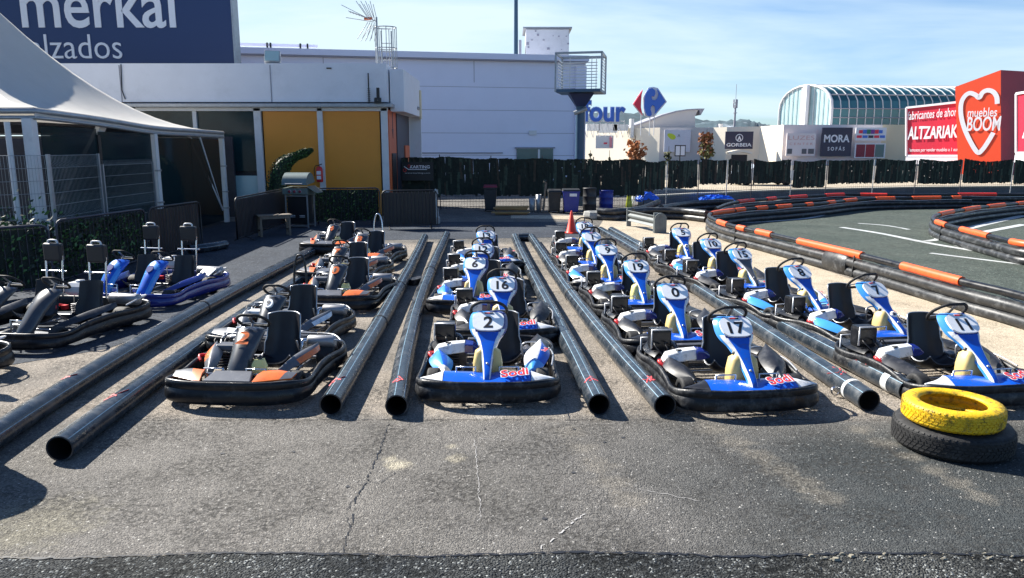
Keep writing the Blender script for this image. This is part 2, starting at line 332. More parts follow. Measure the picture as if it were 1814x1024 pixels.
# ------------------------------------------------------------------ ground
def asphalt(name, base, base2, fleck, rough, grain, bump, blobs=(), darkside=False, con=1.0, fk=.985):
    m = bpy.data.materials.new(name); m.use_nodes = True; t = m.node_tree; p = t.nodes['Principled BSDF']
    n = t.nodes.new; l = t.links.new
    c = n('ShaderNodeTexCoord').outputs['Object']
    def noise(s, d=6, r=.6, v=None):
        q = n('ShaderNodeTexNoise'); q.inputs['Scale'].default_value = s; q.inputs['Detail'].default_value = d; q.inputs['Roughness'].default_value = r; l(v or c, q.inputs['Vector']); return q.outputs[0]
    def rng(v, a, b, c0=0, c1=1):
        q = n('ShaderNodeMapRange'); q.inputs['From Min'].default_value = a; q.inputs['From Max'].default_value = b; q.inputs['To Min'].default_value = c0; q.inputs['To Max'].default_value = c1; l(v, q.inputs['Value']); return q.outputs[0]
    def mix(f, a, b, mode='MIX'):
        q = n('ShaderNodeMix'); q.data_type = 'RGBA'; q.blend_type = mode
        for k, x in (('Factor', f), ('A', a), ('B', b)):
            if isinstance(x, (tuple, list)): q.inputs[k].default_value = (*x, 1)
            elif isinstance(x, float): q.inputs[k].default_value = x
            else: l(x, q.inputs[k])
        return q.outputs['Result']
    def math(op, a, b):
        q = n('ShaderNodeMath'); q.operation = op
        for k, x in enumerate((a, b)):
            if isinstance(x, (int, float)): q.inputs[k].default_value = x
            else: l(x, q.inputs[k])
        return q.outputs[0]
    col = mix(rng(noise(.55, 5), .38, .62), base, base2)
    if darkside:      # newer darker surfacing to the right of the lanes, with a worn border
        sp = n('ShaderNodeSeparateXYZ'); l(c, sp.inputs[0])
        a = math('ADD', sp.outputs[0], math('MULTIPLY', math('SUBTRACT', noise(.8, 4), .5), 2.4))
        f1 = rng(a, .7, 2.6)
        f2 = rng(sp.outputs[1], 6.9, 6.0)
        col = mix(math('MULTIPLY', math('MULTIPLY', f1, f2), .92), col, (.028, .038, .040))
        f3 = rng(a, -1.0, .6)
        col = mix(math('MULTIPLY', math('MULTIPLY', f3, f2), .4), col, (.070, .072, .075))
        # dusty worn concrete inside the lanes
        f4 = math('MULTIPLY', rng(sp.outputs[1], 6.6, 6.9), rng(sp.outputs[1], 20.2, 19.6))
        col = mix(math('MULTIPLY', math('MULTIPLY', f4, rng(noise(.35, 4), .3, .55)), .75), col, (.34, .295, .245))
    for (bx, by, br, bc, amt) in blobs:
        vd = n('ShaderNodeVectorMath'); vd.operation = 'DISTANCE'; l(c, vd.inputs[0]); vd.inputs[1].default_value = (bx, by, 0)
        dd = math('ADD', vd.outputs['Value'], math('MULTIPLY', math('SUBTRACT', noise(7, 6, .75), .5), br * 2.4))
        col = mix(math('MULTIPLY', rng(dd, br, br * .35), amt), col, bc)
    # patches of wear, pores and pale stone
    col = mix(rng(noise(3.2, 8, .7), .52, .66, 0, .45), col, tuple(x * .55 for x in base))
    vo = n('ShaderNodeTexVoronoi'); vo.inputs['Scale'].default_value = grain; l(c, vo.inputs['Vector'])
    wn = n('ShaderNodeTexWhiteNoise'); l(vo.outputs['Color'], wn.inputs['Vector'])
    st = mix(rng(wn.outputs['Value'], 0, 1), (.45 / con, .45 / con, .46 / con), (1.6 * con, 1.58 * con, 1.55 * con))
    col = mix(.75, col, st, 'MULTIPLY')
    col = mix(rng(wn.outputs['Value'], fk, fk + .012, 0, .6), col, fleck)
    cl = rng(noise(1.3, 4, .6), .42, .62)
    col = mix(math('MULTIPLY', rng(noise(grain * .22, 5, .75), .50, .60), math('MULTIPLY', cl, .75)), col, tuple(x * .33 for x in base))
    pr = noise(grain * .42, 3, .6)
    col = mix(rng(pr, .60, .70, 0, .8), col, tuple(x * .28 for x in base))
    l(col, p.inputs['Base Color']); p.inputs['Roughness'].default_value = max(rough, .86); p.inputs['Specular IOR Level'].default_value = .14
    h = math('ADD', math('MULTIPLY', vo.outputs['Distance'], -.9), math('MULTIPLY', noise(grain * .3, 4, .7), 1.1))
    h = math('ADD', h, math('MULTIPLY', noise(9, 3), .9)); h = math('ADD', h, math('MULTIPLY', math('MULTIPLY', rng(noise(grain * .22, 5, .75), .48, .62), cl), -1.2))
    b = n('ShaderNodeBump'); b.inputs['Strength'].default_value = bump; b.inputs['Distance'].default_value = .014; l(h, b.inputs['Height']); l(b.outputs[0], p.inputs['Normal'])
    return m
def sheet(name, pts, z, m, thick=None):
    """flat sheet from an outline of ground points"""
    b = MB(); b.add([(p[0], p[1], z) for p in pts], [tuple(range(len(pts)))]); o = b.build(name, m); struct(o); return o
gp = lambda x, y: tuple(G(x, y)[:2])
sand = (.42, .38, .29); dust = (.36, .32, .27)
blobs = [(*gp(705, 823), .13, sand, .75), (*gp(690, 812), .08, sand, .6), (*gp(812, 812), .10, sand, .65), (*gp(800, 790), .07, sand, .5), (*gp(862, 727), .26, (.46, .43, .39), .7), (*gp(835, 716), .14, (.5, .47, .42), .6), (*gp(780, 722), .25, dust, .5), (*gp(60, 930), .5, (.25, .23, .16), .4)]
for (xa, ya, xb, yb, k_, r0, am) in ((1225, 735, 1460, 880, 7, .17, .5), (1480, 738, 1740, 880, 7, .13, .5), (985, 735, 1110, 885, 6, .17, .4)):
    for q_ in range(k_): f_ = q_ / (k_ - 1); blobs.append((*gp(xa + (xb - xa) * f_, ya + (yb - ya) * f_), r0 * 1.1, (.25, .225, .185), am * .8))
S = 3000
ground = sheet('ground', [(-S, -S), (S, -S), (S, S), (-S, S)], 0, asphalt('asphalt_yard', (.142, .135, .124), (.180, .170, .156), (.62, .60, .56), .78, 95, .75, blobs, True))
# coarse older surfacing nearest the camera, with a ragged broken edge
edge = []
r_ = random.Random(3)
for i in range(121):
    x = -4.2 + i * .08
    edge.append((x, 4.30 + .018 * sin(x * 3.1) + r_.uniform(-.014, .014) + (.10 if x < -2.3 else 0) * min(1, (-2.3 - x)) * -.6))
pts = [(-14, 4.33)] + edge + [(14, 4.3), (14, -6), (-14, -6)]
sheet('coarse_asphalt', pts, .004, asphalt('asphalt_coarse', (.034, .038, .042), (.058, .060, .058), (.42, .44, .43), .7, 70, 1.6, con=1.5, fk=.93))
def crack(name, P, wd, z=.0045, mname='ink', dash=0):
    b = MB(); rr = random.Random(len(P)); Q = []
    for i in range(len(P) - 1):
        a, c = Vector((*P[i], 0)), Vector((*P[i + 1], 0)); k = max(2, int((c - a).length / .03))
        for j in range(k): Q.append(a.lerp(c, j / k) + Vector((rr.uniform(-1, 1), rr.uniform(-1, 1), 0)) * .011)
    Q.append(Vector((*P[-1], 0)))
    vs = []
    for i, q in enumerate(Q):
        d = (Q[min(i + 1, len(Q) - 1)] - Q[max(i - 1, 0)]).normalized(); nn = Vector((-d.y, d.x, 0)) * wd * rr.uniform(.15, 1.0) / 2
        vs += [(q.x + nn.x, q.y + nn.y, z), (q.x - nn.x, q.y - nn.y, z)]
    b.add(vs, [(2 * i, 2 * i + 1, 2 * i + 3, 2 * i + 2) for i in range(len(Q) - 1) if rr.random() >= dash])
    return struct(b.build(name, mname))
crack('ground_joint', [gp(250, 744), gp(690, 744), gp(1200, 744), gp(1560, 744)], .011, .0045, 'ink', .2)
crack('ground_crack', [gp(688, 752), gp(672, 800), gp(650, 852), gp(632, 880), gp(622, 930), gp(605, 984)], .013, .0045, 'ink', .14)
crack('ground_crack', [gp(652, 850), gp(668, 858), gp(690, 846), gp(700, 838)], .008, .0045, 'ink', .3)
crack('ground_crack', [gp(632, 880), gp(612, 905), gp(618, 935)], .007, .0045, 'ink', .3)
crack('ground_crack', [gp(1010, 748), gp(1003, 720)], .012)
crack('ground_crack', [edge[i] for i in range(0, 121, 2)], .03, .0085)
crack('chalk_scratch', [gp(841, 780), gp(846, 850), gp(852, 918)], .006, .005, mat('chalk', (.42, .41, .40), .8, var=.3, scale=60, dirt=((.15, .14, .14), .9, 50)))
crack('chalk_scratch', [gp(948, 980), gp(985, 950), gp(1038, 908)], .013, .005, bpy.data.materials['chalk'], .35)
crack('chalk_scratch', [gp(1130, 867), gp(1240, 888)], .005, .005, bpy.data.materials['chalk'], .35)
crack('chalk_scratch', [gp(850, 778), gp(900, 776)], .005, .005, bpy.data.materials['chalk'], .35)
# crumbled edge stones on the right
b = MB(); rr = random.Random(5)
for i in range(30):
    t = rr.random(); q = G(1410 + 420 * t, 987 + rr.uniform(-4, 9)); s = rr.uniform(.005, .020) * (1.5 if t < .25 else 1)
    ring = [(q.x + s * rr.uniform(.7, 1.6) * cos(a), q.y + s * rr.uniform(.4, .8) * sin(a), .008) for a in [k * pi / 3 for k in range(6)]]
    top = [(q.x + (p[0] - q.x) * .6, q.y + (p[1] - q.y) * .6, .008 + s * .5) for p in ring]
    b.loft([ring, top], sm=False)
o = b.build('crumbled_stone', mat('crumb', (.26, .235, .18), .9, var=.3)); o['kind'] = 'stuff'
# pale concrete apron between the lanes and the track
ap = [gp(1095, 412), gp(1060, 404), gp(1070, 388), gp(1250, 384), gp(1252, 398), gp(1270, 412), gp(1350, 442), gp(1500, 492), gp(1660, 538), gp(1830, 590), gp(1980, 640), gp(1900, 720), gp(1660, 640), gp(1450, 545), gp(1250, 470)]
conc = asphalt('concrete_apron', (.40, .345, .26), (.46, .40, .31), (.55, .5, .42), .85, 120, .25)
sheet('concrete_apron', ap, .004, conc)
# dark asphalt band, its left part painted-in shade; pale strip by the bins
sheet('asphalt_shade_patch', [gp(1024, 393), gp(1030, 420), gp(655, 426), gp(570, 436), gp(430, 508), gp(300, 578), gp(190, 618), gp(0, 650), gp(-600, 650), gp(-600, 393)], .004, asphalt('asphalt_dark_shade', (.040, .048, .062), (.052, .062, .078), (.3, .3, .3), .6, 60, .3))
sheet('pale_strip', [gp(905, 381), gp(1060, 383), gp(1060, 390), gp(905, 387)], .008, conc)
# race track surface
tr = [gp(1256, 392), gp(1275, 376), gp(1340, 366), gp(1500, 352), gp(1814, 345), gp(2300, 343), gp(2700, 420), gp(2400, 640), gp(1990, 600), gp(1830, 566), gp(1660, 520), gp(1500, 475), gp(1350, 430), gp(1270, 405)]
sheet('race_track', tr, .006, asphalt('track_asphalt', (.060, .075, .066), (.078, .092, .080), (.3, .33, .3), .8, 45, .25))
# oil drips and rubber smears in front of the lanes
oil = mat('oil_stain', (.030, .030, .032), .55, var=.4, scale=20)
rr = random.Random(17)
for i in range(14):
    q = G(rr.uniform(380, 1500), rr.uniform(748, 960)); s = rr.uniform(.005, .022); n_ = 11
    b = MB(); b.add([(q.x + s * rr.uniform(.6, 1.25) * cos(2 * pi * k / n_), q.y + s * rr.uniform(.5, 1.1) * sin(2 * pi * k / n_), .0042) for k in range(n_)], [tuple(range(n_))]); struct(b.build('oil_spot', oil))
sheet('pale_paving', [(6, 45.5), (75, 42), (110, 60), (6, 60)], .004, conc)
lm = mat('track_line', (.46, .48, .48), .7, var=.2, scale=2, dirt=((.12, .13, .12), .8, 1.2))
def line(P, wd, z=.010):
    Q = [Vector((*gp(*p), 0)) for p in P]; Q = cr(Q, 6); vs = []
    for i, q in enumerate(Q):
        d = (Q[min(i + 1, len(Q) - 1)] - Q[max(i - 1, 0)]).normalized(); nn = Vector((-d.y, d.x, 0)) * wd / 2
        vs += [(q.x + nn.x, q.y + nn.y, z), (q.x - nn.x, q.y - nn.y, z)]
    b = MB(); b.add(vs, [(2 * i, 2 * i + 1, 2 * i + 3, 2 * i + 2) for i in range(len(Q) - 1)]); struct(b.build('track_marking', lm))
line([(1300, 396), (1400, 390), (1448, 384), (1470, 376)], .18)
line([(1490, 403), (1560, 414), (1650, 432), (1760, 450), (1850, 462)], .22)
line([(1640, 428), (1662, 424), (1655, 418), (1663, 412)], .2)
line([(1648, 449), (1720, 458), (1850, 474)], .16, .011)
line([(1680, 424), (1700, 437), (1760, 446)], .16, .012)
line([(1520, 396), (1570, 400), (1610, 407)], .14)
line([(1715, 405), (1760, 394), (1814, 382)], .3)
line([(1740, 412), (1814, 398)], .25)
# hills beyond
def hill(name, P, D, depth, m):
    """ridge with real depth: the crest at distance D falls to the ground before and behind it"""
    P = cr([V(x, y, D) for x, y in P], 8); g = []
    rr = random.Random(int(D)); prof = [(-1, 0), (-.7, .28), (-.4, .62), (-.15, .9), (0, 1), (.3, .8), (1, 0)]
    for (dy_, f) in prof:
        g.append([Vector((p.x * (D + dy_ * depth) / D, D + dy_ * depth, max(-.5, p.z * f + rr.uniform(-1, 1) * (p.z * .035)))) for p in P])
    b = MB(); R, C = len(g), len(g[0]); b.add([q for r in g for q in r], [(i * C + j, i * C + j + 1, (i + 1) * C + j + 1, (i + 1) * C + j) for i in range(R - 1) for j in range(C - 1)], 0, True)
    return struct(b.build(name, m))
hill('hills', [(600, 225), (820, 222), (950, 214), (1010, 206), (1060, 200), (1110, 199), (1160, 202), (1200, 208), (1240, 211), (1290, 216), (1330, 222), (1420, 228), (1600, 232), (1900, 232), (2300, 240)], 1500, 420, 'hill')
hill('snowy_hill', [(1150, 236), (1200, 226), (1245, 218), (1280, 214), (1320, 212), (1345, 217), (1375, 225), (1420, 232)], 1250, 200,
     mat('hill_snow', (.045, .08, .10), .95, var=.4, scale=.03, dirt=((.60, .66, .74), .9, .018)))
# ------------------------------------------------------------------ shopping buildings
def wallX(b, x0, x1, y, z0, z1, t, m=0): b.box(((x0 + x1) / 2, y + t / 2, (z0 + z1) / 2), (x1 - x0, t, z1 - z0), m)
# big clad warehouse hall
A = V(395, 84, 42); Bp = V(1038, 93, 46); hall = empty('warehouse', (A.x, 42, 0), 'big pale lilac clad warehouse hall behind the screened fence', 'building')
O = Vector((A.x, 42, 0)); ztop = A.z
d = Vector((Bp.x - A.x, 4, 0)); Lh = d.length; Xh = fr((0, 0, 0), d, (0, 0, 1))       # x along wall, y up, z towards the camera
b = MB(); rows = [0, 2.05, 3.35, 4.65, 5.95, ztop - .35]
for i in range(len(rows) - 1): b.box((Lh / 2, (rows[i] + rows[i + 1]) / 2, -.2), (Lh, rows[i + 1] - rows[i] - .025, .4), 0, Xh)
b.box((Lh / 2, ztop / 2 - .2, -4.3), (Lh - .1, ztop - .5, 7.6), 0, Xh)
b.build('wall', 'cladd', hall)
b = MB()
for zr in rows[1:-1]: b.box((Lh / 2, zr, -.05), (Lh, .03, .06), 0, Xh)
for xr in (5.2, 13.6): b.box((xr, ztop - 1.0, .008), (.03, 1.2, .012), 0, Xh)
b.build('panel_joint', 'claddj', hall)
b = MB(); b.box((Lh / 2, ztop - .16, .0), (Lh + .2, .32, .7), 0, Xh); b.build('parapet_coping', 'cladd', hall)
b = MB(); b.box((Lh / 2, ztop - .36, .1), (Lh + .1, .07, .4), 0, Xh); b.build('coping_shadow_joint', 'claddj', hall)
b = MB(); b.box((Lh - .32, ztop / 2 - .3, .12), (.62, ztop - .6, .24), 0, Xh); b.build('corner_pillar', 'cladd', hall)
def onhall(px, py): # point on the hall's wall plane
    th = atan((py - 512) / FPX) + PITCH; nrm = Vector((d.y, -d.x, 0)).normalized()
    dirv = V(px, py, 1.0) - Vector((0, 0, CAMH)); dd = nrm.dot(O) / nrm.dot(dirv); q = Vector((0, 0, CAMH)) + dirv * dd
    l = Xh.inverted() @ (q - O); return l
# loading door
a = onhall(915, 263); c = onhall(979, 285); dr = empty('door_proxy', (0, 0, 0), '', ''); bpy.data.objects.remove(dr)
b = MB(); b.box(((a.x + c.x) / 2, a.y / 2, .05), (c.x - a.x, a.y, .1), 0, Xh); door = b.build('loading_door', 'tealglass', hall)
b = MB(); b.box(((a.x + c.x) / 2, a.y + .04, .09), (c.x - a.x + .2, .08, .18), 0, Xh); b.box(((a.x * .4 + c.x * .6), a.y / 2, .12), (.12, a.y - .1, .1), 1, Xh); f = b.build('door_frame', ['claddj', 'whitem'], door)
b = MB(); a2 = onhall(939, 232); b.box((a2.x + .15, a2.y - .1, .05), (.45, .25, .1), 0, Xh); b.build('vent_plate', 'whitem', hall)
# low band of trim left and right of the door
b = MB(); a3 = onhall(760, 271); b.box((Lh / 2 - 1, a3.y, .03), (Lh - 8, .07, .08), 0, Xh); b.build('rail_trim', 'claddj', hall)
# roof-edge rails seen at the left
b = MB(); q0 = onhall(418, 76); q1 = onhall(561, 77)
for yy in (0, -.16): b.box(((q0.x + q1.x) / 2, ztop + .30 + yy, -1.0), (q1.x - q0.x, .06 if yy else .16, .1), 0, Xh)
for px in (470, 476, 530, 543): k = onhall(px, 80); b.box((k.x, ztop + .2, -.95), (.09, .45, .12), 1, Xh)
b.build('roof_rail', ['cladd', 'ink'], hall)
hall.location = O
# rooftop air handling unit
P0 = V(925, 92, 49); P1 = V(1009, 50, 49)
ac = empty('air_handling_unit', (P0.x, 49, P0.z), 'white boxy air handling unit standing on the warehouse roof', 'roof unit')
b = MB(); wd = P1.x - P0.x; ht = P1.z - P0.z; b.box((wd / 2 + .1, 1.5, ht / 2 - .3), (wd - .25, 3, ht + .5)); b.build('housing', 'whitem', ac, .04)
b = MB(); b.box((wd / 2 + .1, 1.5, ht + .02), (wd + .1, 3.2, .1)); b.build('cover', 'galv', ac)
b = MB(); b.box((-.12, 1.6, ht / 2 - .5), (.16, 2.6, ht - .3)); b.build('side_duct', 'claddj', ac)
b = MB(); rr = random.Random(2)
for (u, v, s) in ((.08, .35, .17), (.1, .2, .1), (.17, .5, .12), (.42, .5, .12), (.3, .72, .13), (.25, .88, .1), (.52, .14, .16), (.62, .68, .06), (.74, .66, .09), (.9, .66, .07), (.94, .35, .12), (.8, .1, .06)):
    b = MB(); b.box((wd * u + .1, -.02, ht * v), (s, .04, s * rr.uniform(.4, 1))); b.build('fitting', 'claddj', ac)
# tall mast far behind the roof
P0 = V(914, 60, 62); b = MB(); b.tube([(0, 0, -P0.z), (0, 0, 0), (0, 0, 9)], [.2, .17, .12], 10); tag(b.build('mast', 'bluesteel', None, 0, P0), 'tall thin blue grey mast rising behind the warehouse roof', 'mast')
# ---------------- annex with ochre panels
DX = 28.0
def pa(px, py): return V(px, py, DX)
xL, xR = pa(60, 113).x, pa(684, 113).x
zt = pa(600, 113).z; ze = pa(600, 184).z; yB = DX + 5.4
anx = empty('kart_clubhouse', (xR, DX, 0), 'low white and ochre panelled clubhouse with dark glazing left of the warehouse', 'building')
anx_o = Vector((xR, DX, 0))
def lb(b, c, dd, m=0): b.box((c[0] - xR, c[1] - DX, c[2]), dd, m)
b = MB(); lb(b, ((xL + xR) / 2, DX + 2.65, (zt + ze) / 2 + .04), (xR - xL, 5.3, zt - ze - .05)); b.build('parapet', 'whitew', anx)
for px in (214, 480): b = MB(); q = pa(px, 150); lb(b, (q.x, DX - .01, (zt + ze) / 2), (.03, .02, zt - ze - .1)); b.build('panel_seam', 'claddj', anx)
b = MB(); lb(b, (pa(583, 121).x, DX - .02, pa(583, 121).z), (.18, .05, .04)); b.build('hook', 'ink', anx)
b = MB(); lb(b, ((xL + xR) / 2 + .05, DX + 2.6, ze - .06), (xR - xL + .3, 5.7, .13)); b.build('eaves_gutter', 'galv', anx, .015)
xo0, xo1, xm = pa(461, 200).x, pa(674, 200).x, pa(566, 200).x
b = MB(); lb(b, ((xL + xR) / 2, DX + 2.75, ze / 2 - .08), (xR - xL - .3, 5.0, ze - .16)); b.build('inner_wall', 'darkpanel', anx)
for (u0, u1) in ((xo0, xm), (xm, xo1)):
    b = MB(); lb(b, ((u0 + u1) / 2, DX + .13, ze / 2 - .1), (u1 - u0 - .12, .1, ze - .3)); b.build('ochre_wall_panel', 'ochre', anx)
b = MB()
for u, wq in ((pa(455, 200).x, .26), (xm, .2), (pa(680, 200).x, .24)): lb(b, (u, DX + .06, ze / 2 - .07), (wq, .14, ze - .15))
lb(b, ((pa(240, 200).x + xR) / 2, DX + .05, ze - .19), (xR - pa(240, 200).x, .12, .13))
b.build('white_frame', 'whitem', anx, .01)
# glazing left of the ochre panels
gx = [pa(150, 200).x, pa(240, 200).x, pa(343, 200).x, pa(450, 200).x]
for i in range(3):
    b = MB(); lb(b, ((gx[i] + gx[i + 1]) / 2, DX + .16, (ze + 1.55) / 2), (gx[i + 1] - gx[i] - .12, .06, ze - 1.75)); wn_ = b.build('window', 'dglass', anx)
    b = MB()
    lb(b, (gx[i], DX + .08, ze / 2 - .1), (.14, .1, ze - .3)); b.build('window_post', 'whitem', wn_)
b = MB(); lb(b, ((gx[0] + gx[3]) / 2, DX + .12, .75), (gx[3] - gx[0] - .1, .12, 1.48)); b.build('lower_panel', 'paleglass', anx)
# right-hand side wall facing the yard
xs = xR
b = MB(); lb(b, (xs - .05, DX + .95, ze / 2 - .1), (.14, 1.7, ze - .2)); b.build('orange_side_panel', 'redwood', anx)
b = MB(); lb(b, (xs - .03, DX + 3.6, ze / 2 - .1), (.16, 3.5, ze - .2)); b.build('dark_side_panel', 'darkpanel', anx)
b = MB(); lb(b, (xs + .03, DX + 1.0, 1.15), (.06, .95, 2.3)); dd_ = b.build('door', 'ink', anx)
b = MB(); lb(b, (xs + .07, DX + 4.4, 2.2), (.05, 1.3, .8)); b.build('side_notice', 'redwood', anx)
b = MB(); X = fr((xs + .03 - xR, .95, 3.35), (0, 1, 0), (0, 0, 1)); b.prism([(-.05, .5), (.05, .5), (.05, -.15), (.16, -.15), (0, -.5), (-.16, -.15), (-.05, -.15)], .02, X); b.build('painted_arrow', 'ink', anx)
b = MB(); lb(b, (xs + .3, DX + 5.42, ze / 2), (.55, .1, ze)); lb(b, (xs + .3, DX + 2.9, zt - .9), (.5, 5.0, 1.5)); b.build('side_parapet', 'whitew', anx)
b = MB(); lb(b, (xs + .58, DX + 5.2, zt - 1.15), (.08, .25, 1.2)); b.build('yellowed_edge_trim', 'cream', anx)
anx.location = anx_o
# shoe shop sign board above the clubhouse
q0, q1 = V(-200, 116, 35), V(415, 113, 35)
sg = empty('shop_sign_board', (q0.x, 35, 0), 'huge navy sign board with white rounded shop lettering above the clubhouse', 'sign board')
zb = q1.z - .3; zt_ = V(300, -90, 35).z
b = MB(); b.box(((q1.x - q0.x) / 2, .3, (zb + zt_) / 2), (q1.x - q0.x, .6, zt_ - zb)); b.build('board', 'signblue', sg)
b = MB(); b.box((q1.x - q0.x + .06, .3, (zb + zt_) / 2), (.09, .66, zt_ - zb)); b.build('board_edge', 'galv', sg)
def onsg(px, py): q = V(px, py, 35); return q.x - q0.x, q.z
x0, z0 = onsg(41, 50); x1, _ = onsg(313, 50); _, z1 = onsg(100, -38)
X = fr(((x0 + x1) / 2, -.03, (z0 + z1) / 2), (1, 0, 0), (0, 0, 1)); b = MB(); b.text('merkal', X, x1 - x0, z1 - z0, .010, ext=.02); b.build('shop_name_lettering', 'signwhite', sg)
x0, z0 = onsg(32, 104); x1, _ = onsg(218, 104); _, z1 = onsg(100, 61)
X = fr(((x0 + x1) / 2, -.03, (z0 + z1) / 2), (1, 0, 0), (0, 0, 1)); b = MB(); b.text('calzados', X, x1 - x0, z1 - z0, -.006, ext=.02); b.build('small_lettering', 'signwhite', sg)
# support frame under it keeps the board up
for xx in (2, 8, 14, q1.x - q0.x - 1): b = MB(); b.box((xx, .3, zb / 2), (.3, .3, zb + .1)); b.build('support_post', 'galv', sg)
# floodlight, ladder cage, aerial, cameras on the clubhouse
q = V(483, 112, 28.2); fl = empty('floodlight', (q.x, 28.2, zt), 'square floodlight standing on the white clubhouse parapet', 'floodlight')
b = MB(); X = TR(0, 0, .28) @ RX(radians(-12)) @ RZ(radians(6)); b.box((0, .05, 0), (.56, .16, .42), 0, X); b.build('housing', 'galv', fl, .03)
b = MB(); b.box((0, -.045, 0), (.48, .03, .34), 0, X); b.build('lamp_glass', 'paleglass', fl)
b = MB(); b.tube([(-.3, 0, .28), (-.3, 0, .05), (.3, 0, .05), (.3, 0, .28)], .015, 6); b.tube([(0, 0, 0), (0, 0, .06)], .05, 8); b.build('bracket', 'galv', fl)
q = V(686, 120, 29.5); lc = empty('roof_ladder', (q.x, 29.5, 0), 'galvanised caged ladder rising from the clubhouse roof', 'ladder')
ct, cb = V(686, 50, 29.5).z, zt - .3
b = MB()
for s in (-.19, .19): b.tube([(s, 0, cb), (s, 0, ct - .1)], .03, 6)
b.build('ladder_rail', 'galv', lc)
b = MB(); z = cb
while z < ct - .5: b = MB(); b.tube([(-.2, 0, z), (.2, 0, z)], .015, 6); z += .3; b.build('rung', 'galv', lc)
b = MB()
for z in (ct, ct - .75, ct - 1.45): b.tube([(.4 * cos(a), -.15 + .34 * sin(a), z) for a in [2 * pi * k / 20 for k in range(20)]], .02, 5, closed=True)
for k in range(9): a = 2 * pi * k / 9; b.tube([(.4 * cos(a), -.15 + .34 * sin(a), ct), (.4 * cos(a), -.15 + .34 * sin(a), cb)], .015, 5)
b.build('safety_cage', 'galv', lc)
q = V(669, 100, 29); an = empty('tv_aerial', (q.x, 29, zt), 'television aerial with spread fins on a pole beside the roof ladder', 'aerial')
tz = V(669, 38, 29).z - zt
b = MB(); b.tube([(0, 0, 0), (0, 0, tz + .15)], .035, 8); b.build('pole', 'galv', an)
b = MB(); b.tube([(0, 0, tz), (-.95, -.15, tz + .32)], .018, 6)
for k in range(9): t = .15 + .1 * k; b.tube([(-t, -.15 * t - .22, tz + .33 * t), (-t, -.15 * t + .22, tz + .33 * t)], .012, 5)
b.tube([(-.1, 0, tz - .02), (-1.1, -.1, tz + .12)], .012, 5); b.tube([(-.3, 0, tz + .1), (-1.25, -.1, tz + .56)], .012, 5)
b.build('boom', 'galv', an)
b = MB()
for s in (1, -1):
    for k in range(4): b.tube([(-.03 - .08 * k, -.3, tz + s * .08), (-.16 - .17 * k, -.3, tz + s * .66 - .0)], .012, 5); b.tube([(-.03 - .08 * k, .3, tz + s * .08), (-.16 - .17 * k, .3, tz + s * .66)], .012, 5)
b.build('reflector_fin', 'galv', an)
b = MB(); b.box((-.3, 0, tz + .1), (.3, .1, .09)); b.build('feed_box', 'redwood', an)
q = V(669, 178, DX - .35); ob = empty('wall_camera', (q.x, DX - .35, q.z), 'small black security camera under the clubhouse parapet', 'camera')
b = MB(); b.box((0, 0, .0), (.22, .3, .18), 0, RZ(.3)); b.box((0, .12, .25), (.1, .1, .4)); b.build('camera_body', 'ink', ob)
b = MB(); b.lathe([(.0, -.17), (.05, -.17), (.05, -.12)], TR(0, 0, 0) @ RX(radians(90)) @ TR(0, 0, .32), 10); b.build('lens', 'chrome', ob)
q = V(653, 155, DX - .1); b = MB(); b.tube([(0, 0, -.6), (0, 0, .5)], .025, 6)
for k in range(8): b.lathe([(.0, 0), (.07, .015), (0, .03)], TR(0, 0, -.55 + .07 * k), 8)
tag(b.build('lightning_insulator', 'ink', None, 0, q), 'thin black ribbed rod fixed to the clubhouse parapet', 'antenna rod')
for (px, py, yy, lab) in ((712, 149, DX + 3.1, 'small grey lamp on the side of the clubhouse parapet'), (732, 190, DX + 4.6, 'grey bullet camera on a bracket at the clubhouse corner')):
    q = V(px, py, yy); c_ = empty('bullet_camera' if py > 160 else 'side_lamp', q, lab, 'camera' if py > 160 else 'lamp')
    b = MB(); b.tube([(-.12, 0, .12), (.28, -.25, -.08)], .07 if py > 160 else .1, 8); b.build('housing', 'galv', c_)
    b = MB(); b.tube([(-.1, 0, .1), (-.35, .1, -.05)], .025, 6); b.build('bracket', 'galv', c_)
# cable on the white wall
q = V(214, 150, DX - .05); b = MB(); b.tube([V(214, 114, DX - .05) - q, V(216, 160, DX - .06) - q, V(222, 176, DX - .05) - q], .02, 5); tag(b.build('cable', 'ink', None, 0, q), 'thin dark cable hanging down the white parapet by the tent', 'cable')
# ---------------- cage box on a pole
q = V(1027, 285, 33); cg = empty('pole_cage', (q.x, 33, 0), 'open steel lattice cube on a blue pole before the warehouse corner', 'pole')
z0 = V(1027, 165, 33).z; z1 = V(1027, 98, 33).z; hw = .95; zc0 = z0 - .4
b = MB(); b.lathe([(.2, 0), (.2, zc0), (.22, zc0 + .1)], None, 14); b.build('pole', 'bluesteel', cg)
b = MB(); b.loft([[(s * .2, t * .2, zc0 - .15) for s, t in ((-1, -1), (1, -1), (1, 1), (-1, 1))], [(s * .52, t * .52, z0 - .04) for s, t in ((-1, -1), (1, -1), (1, 1), (-1, 1))]], sm=False); b.build('flared_head', mat('cage_navy', (.02, .035, .11), .45), cg)
X = RZ(radians(-12))
b = MB(); b.box((0, 0, z0 + .05), (2 * hw, 2 * hw, .12), 0, X); b.build('cage_floor', 'bluesteel', cg)
b = MB()
for s in (-1, 1):
    for t in (-1, 1): b.box((s * hw, t * hw, (z0 + z1) / 2), (.07, .07, z1 - z0), 0, X)
    b.box((s * hw, 0, z1), (.07, 2 * hw, .08), 0, X); b.box((0, s * hw, z1), (2 * hw, .07, .08), 0, X)
for yy in (.55, -.75): b.box((0, yy, z1), (2 * hw, .05, .05), 0, X)
b.build('cage_frame', 'galv', cg)
b = MB()
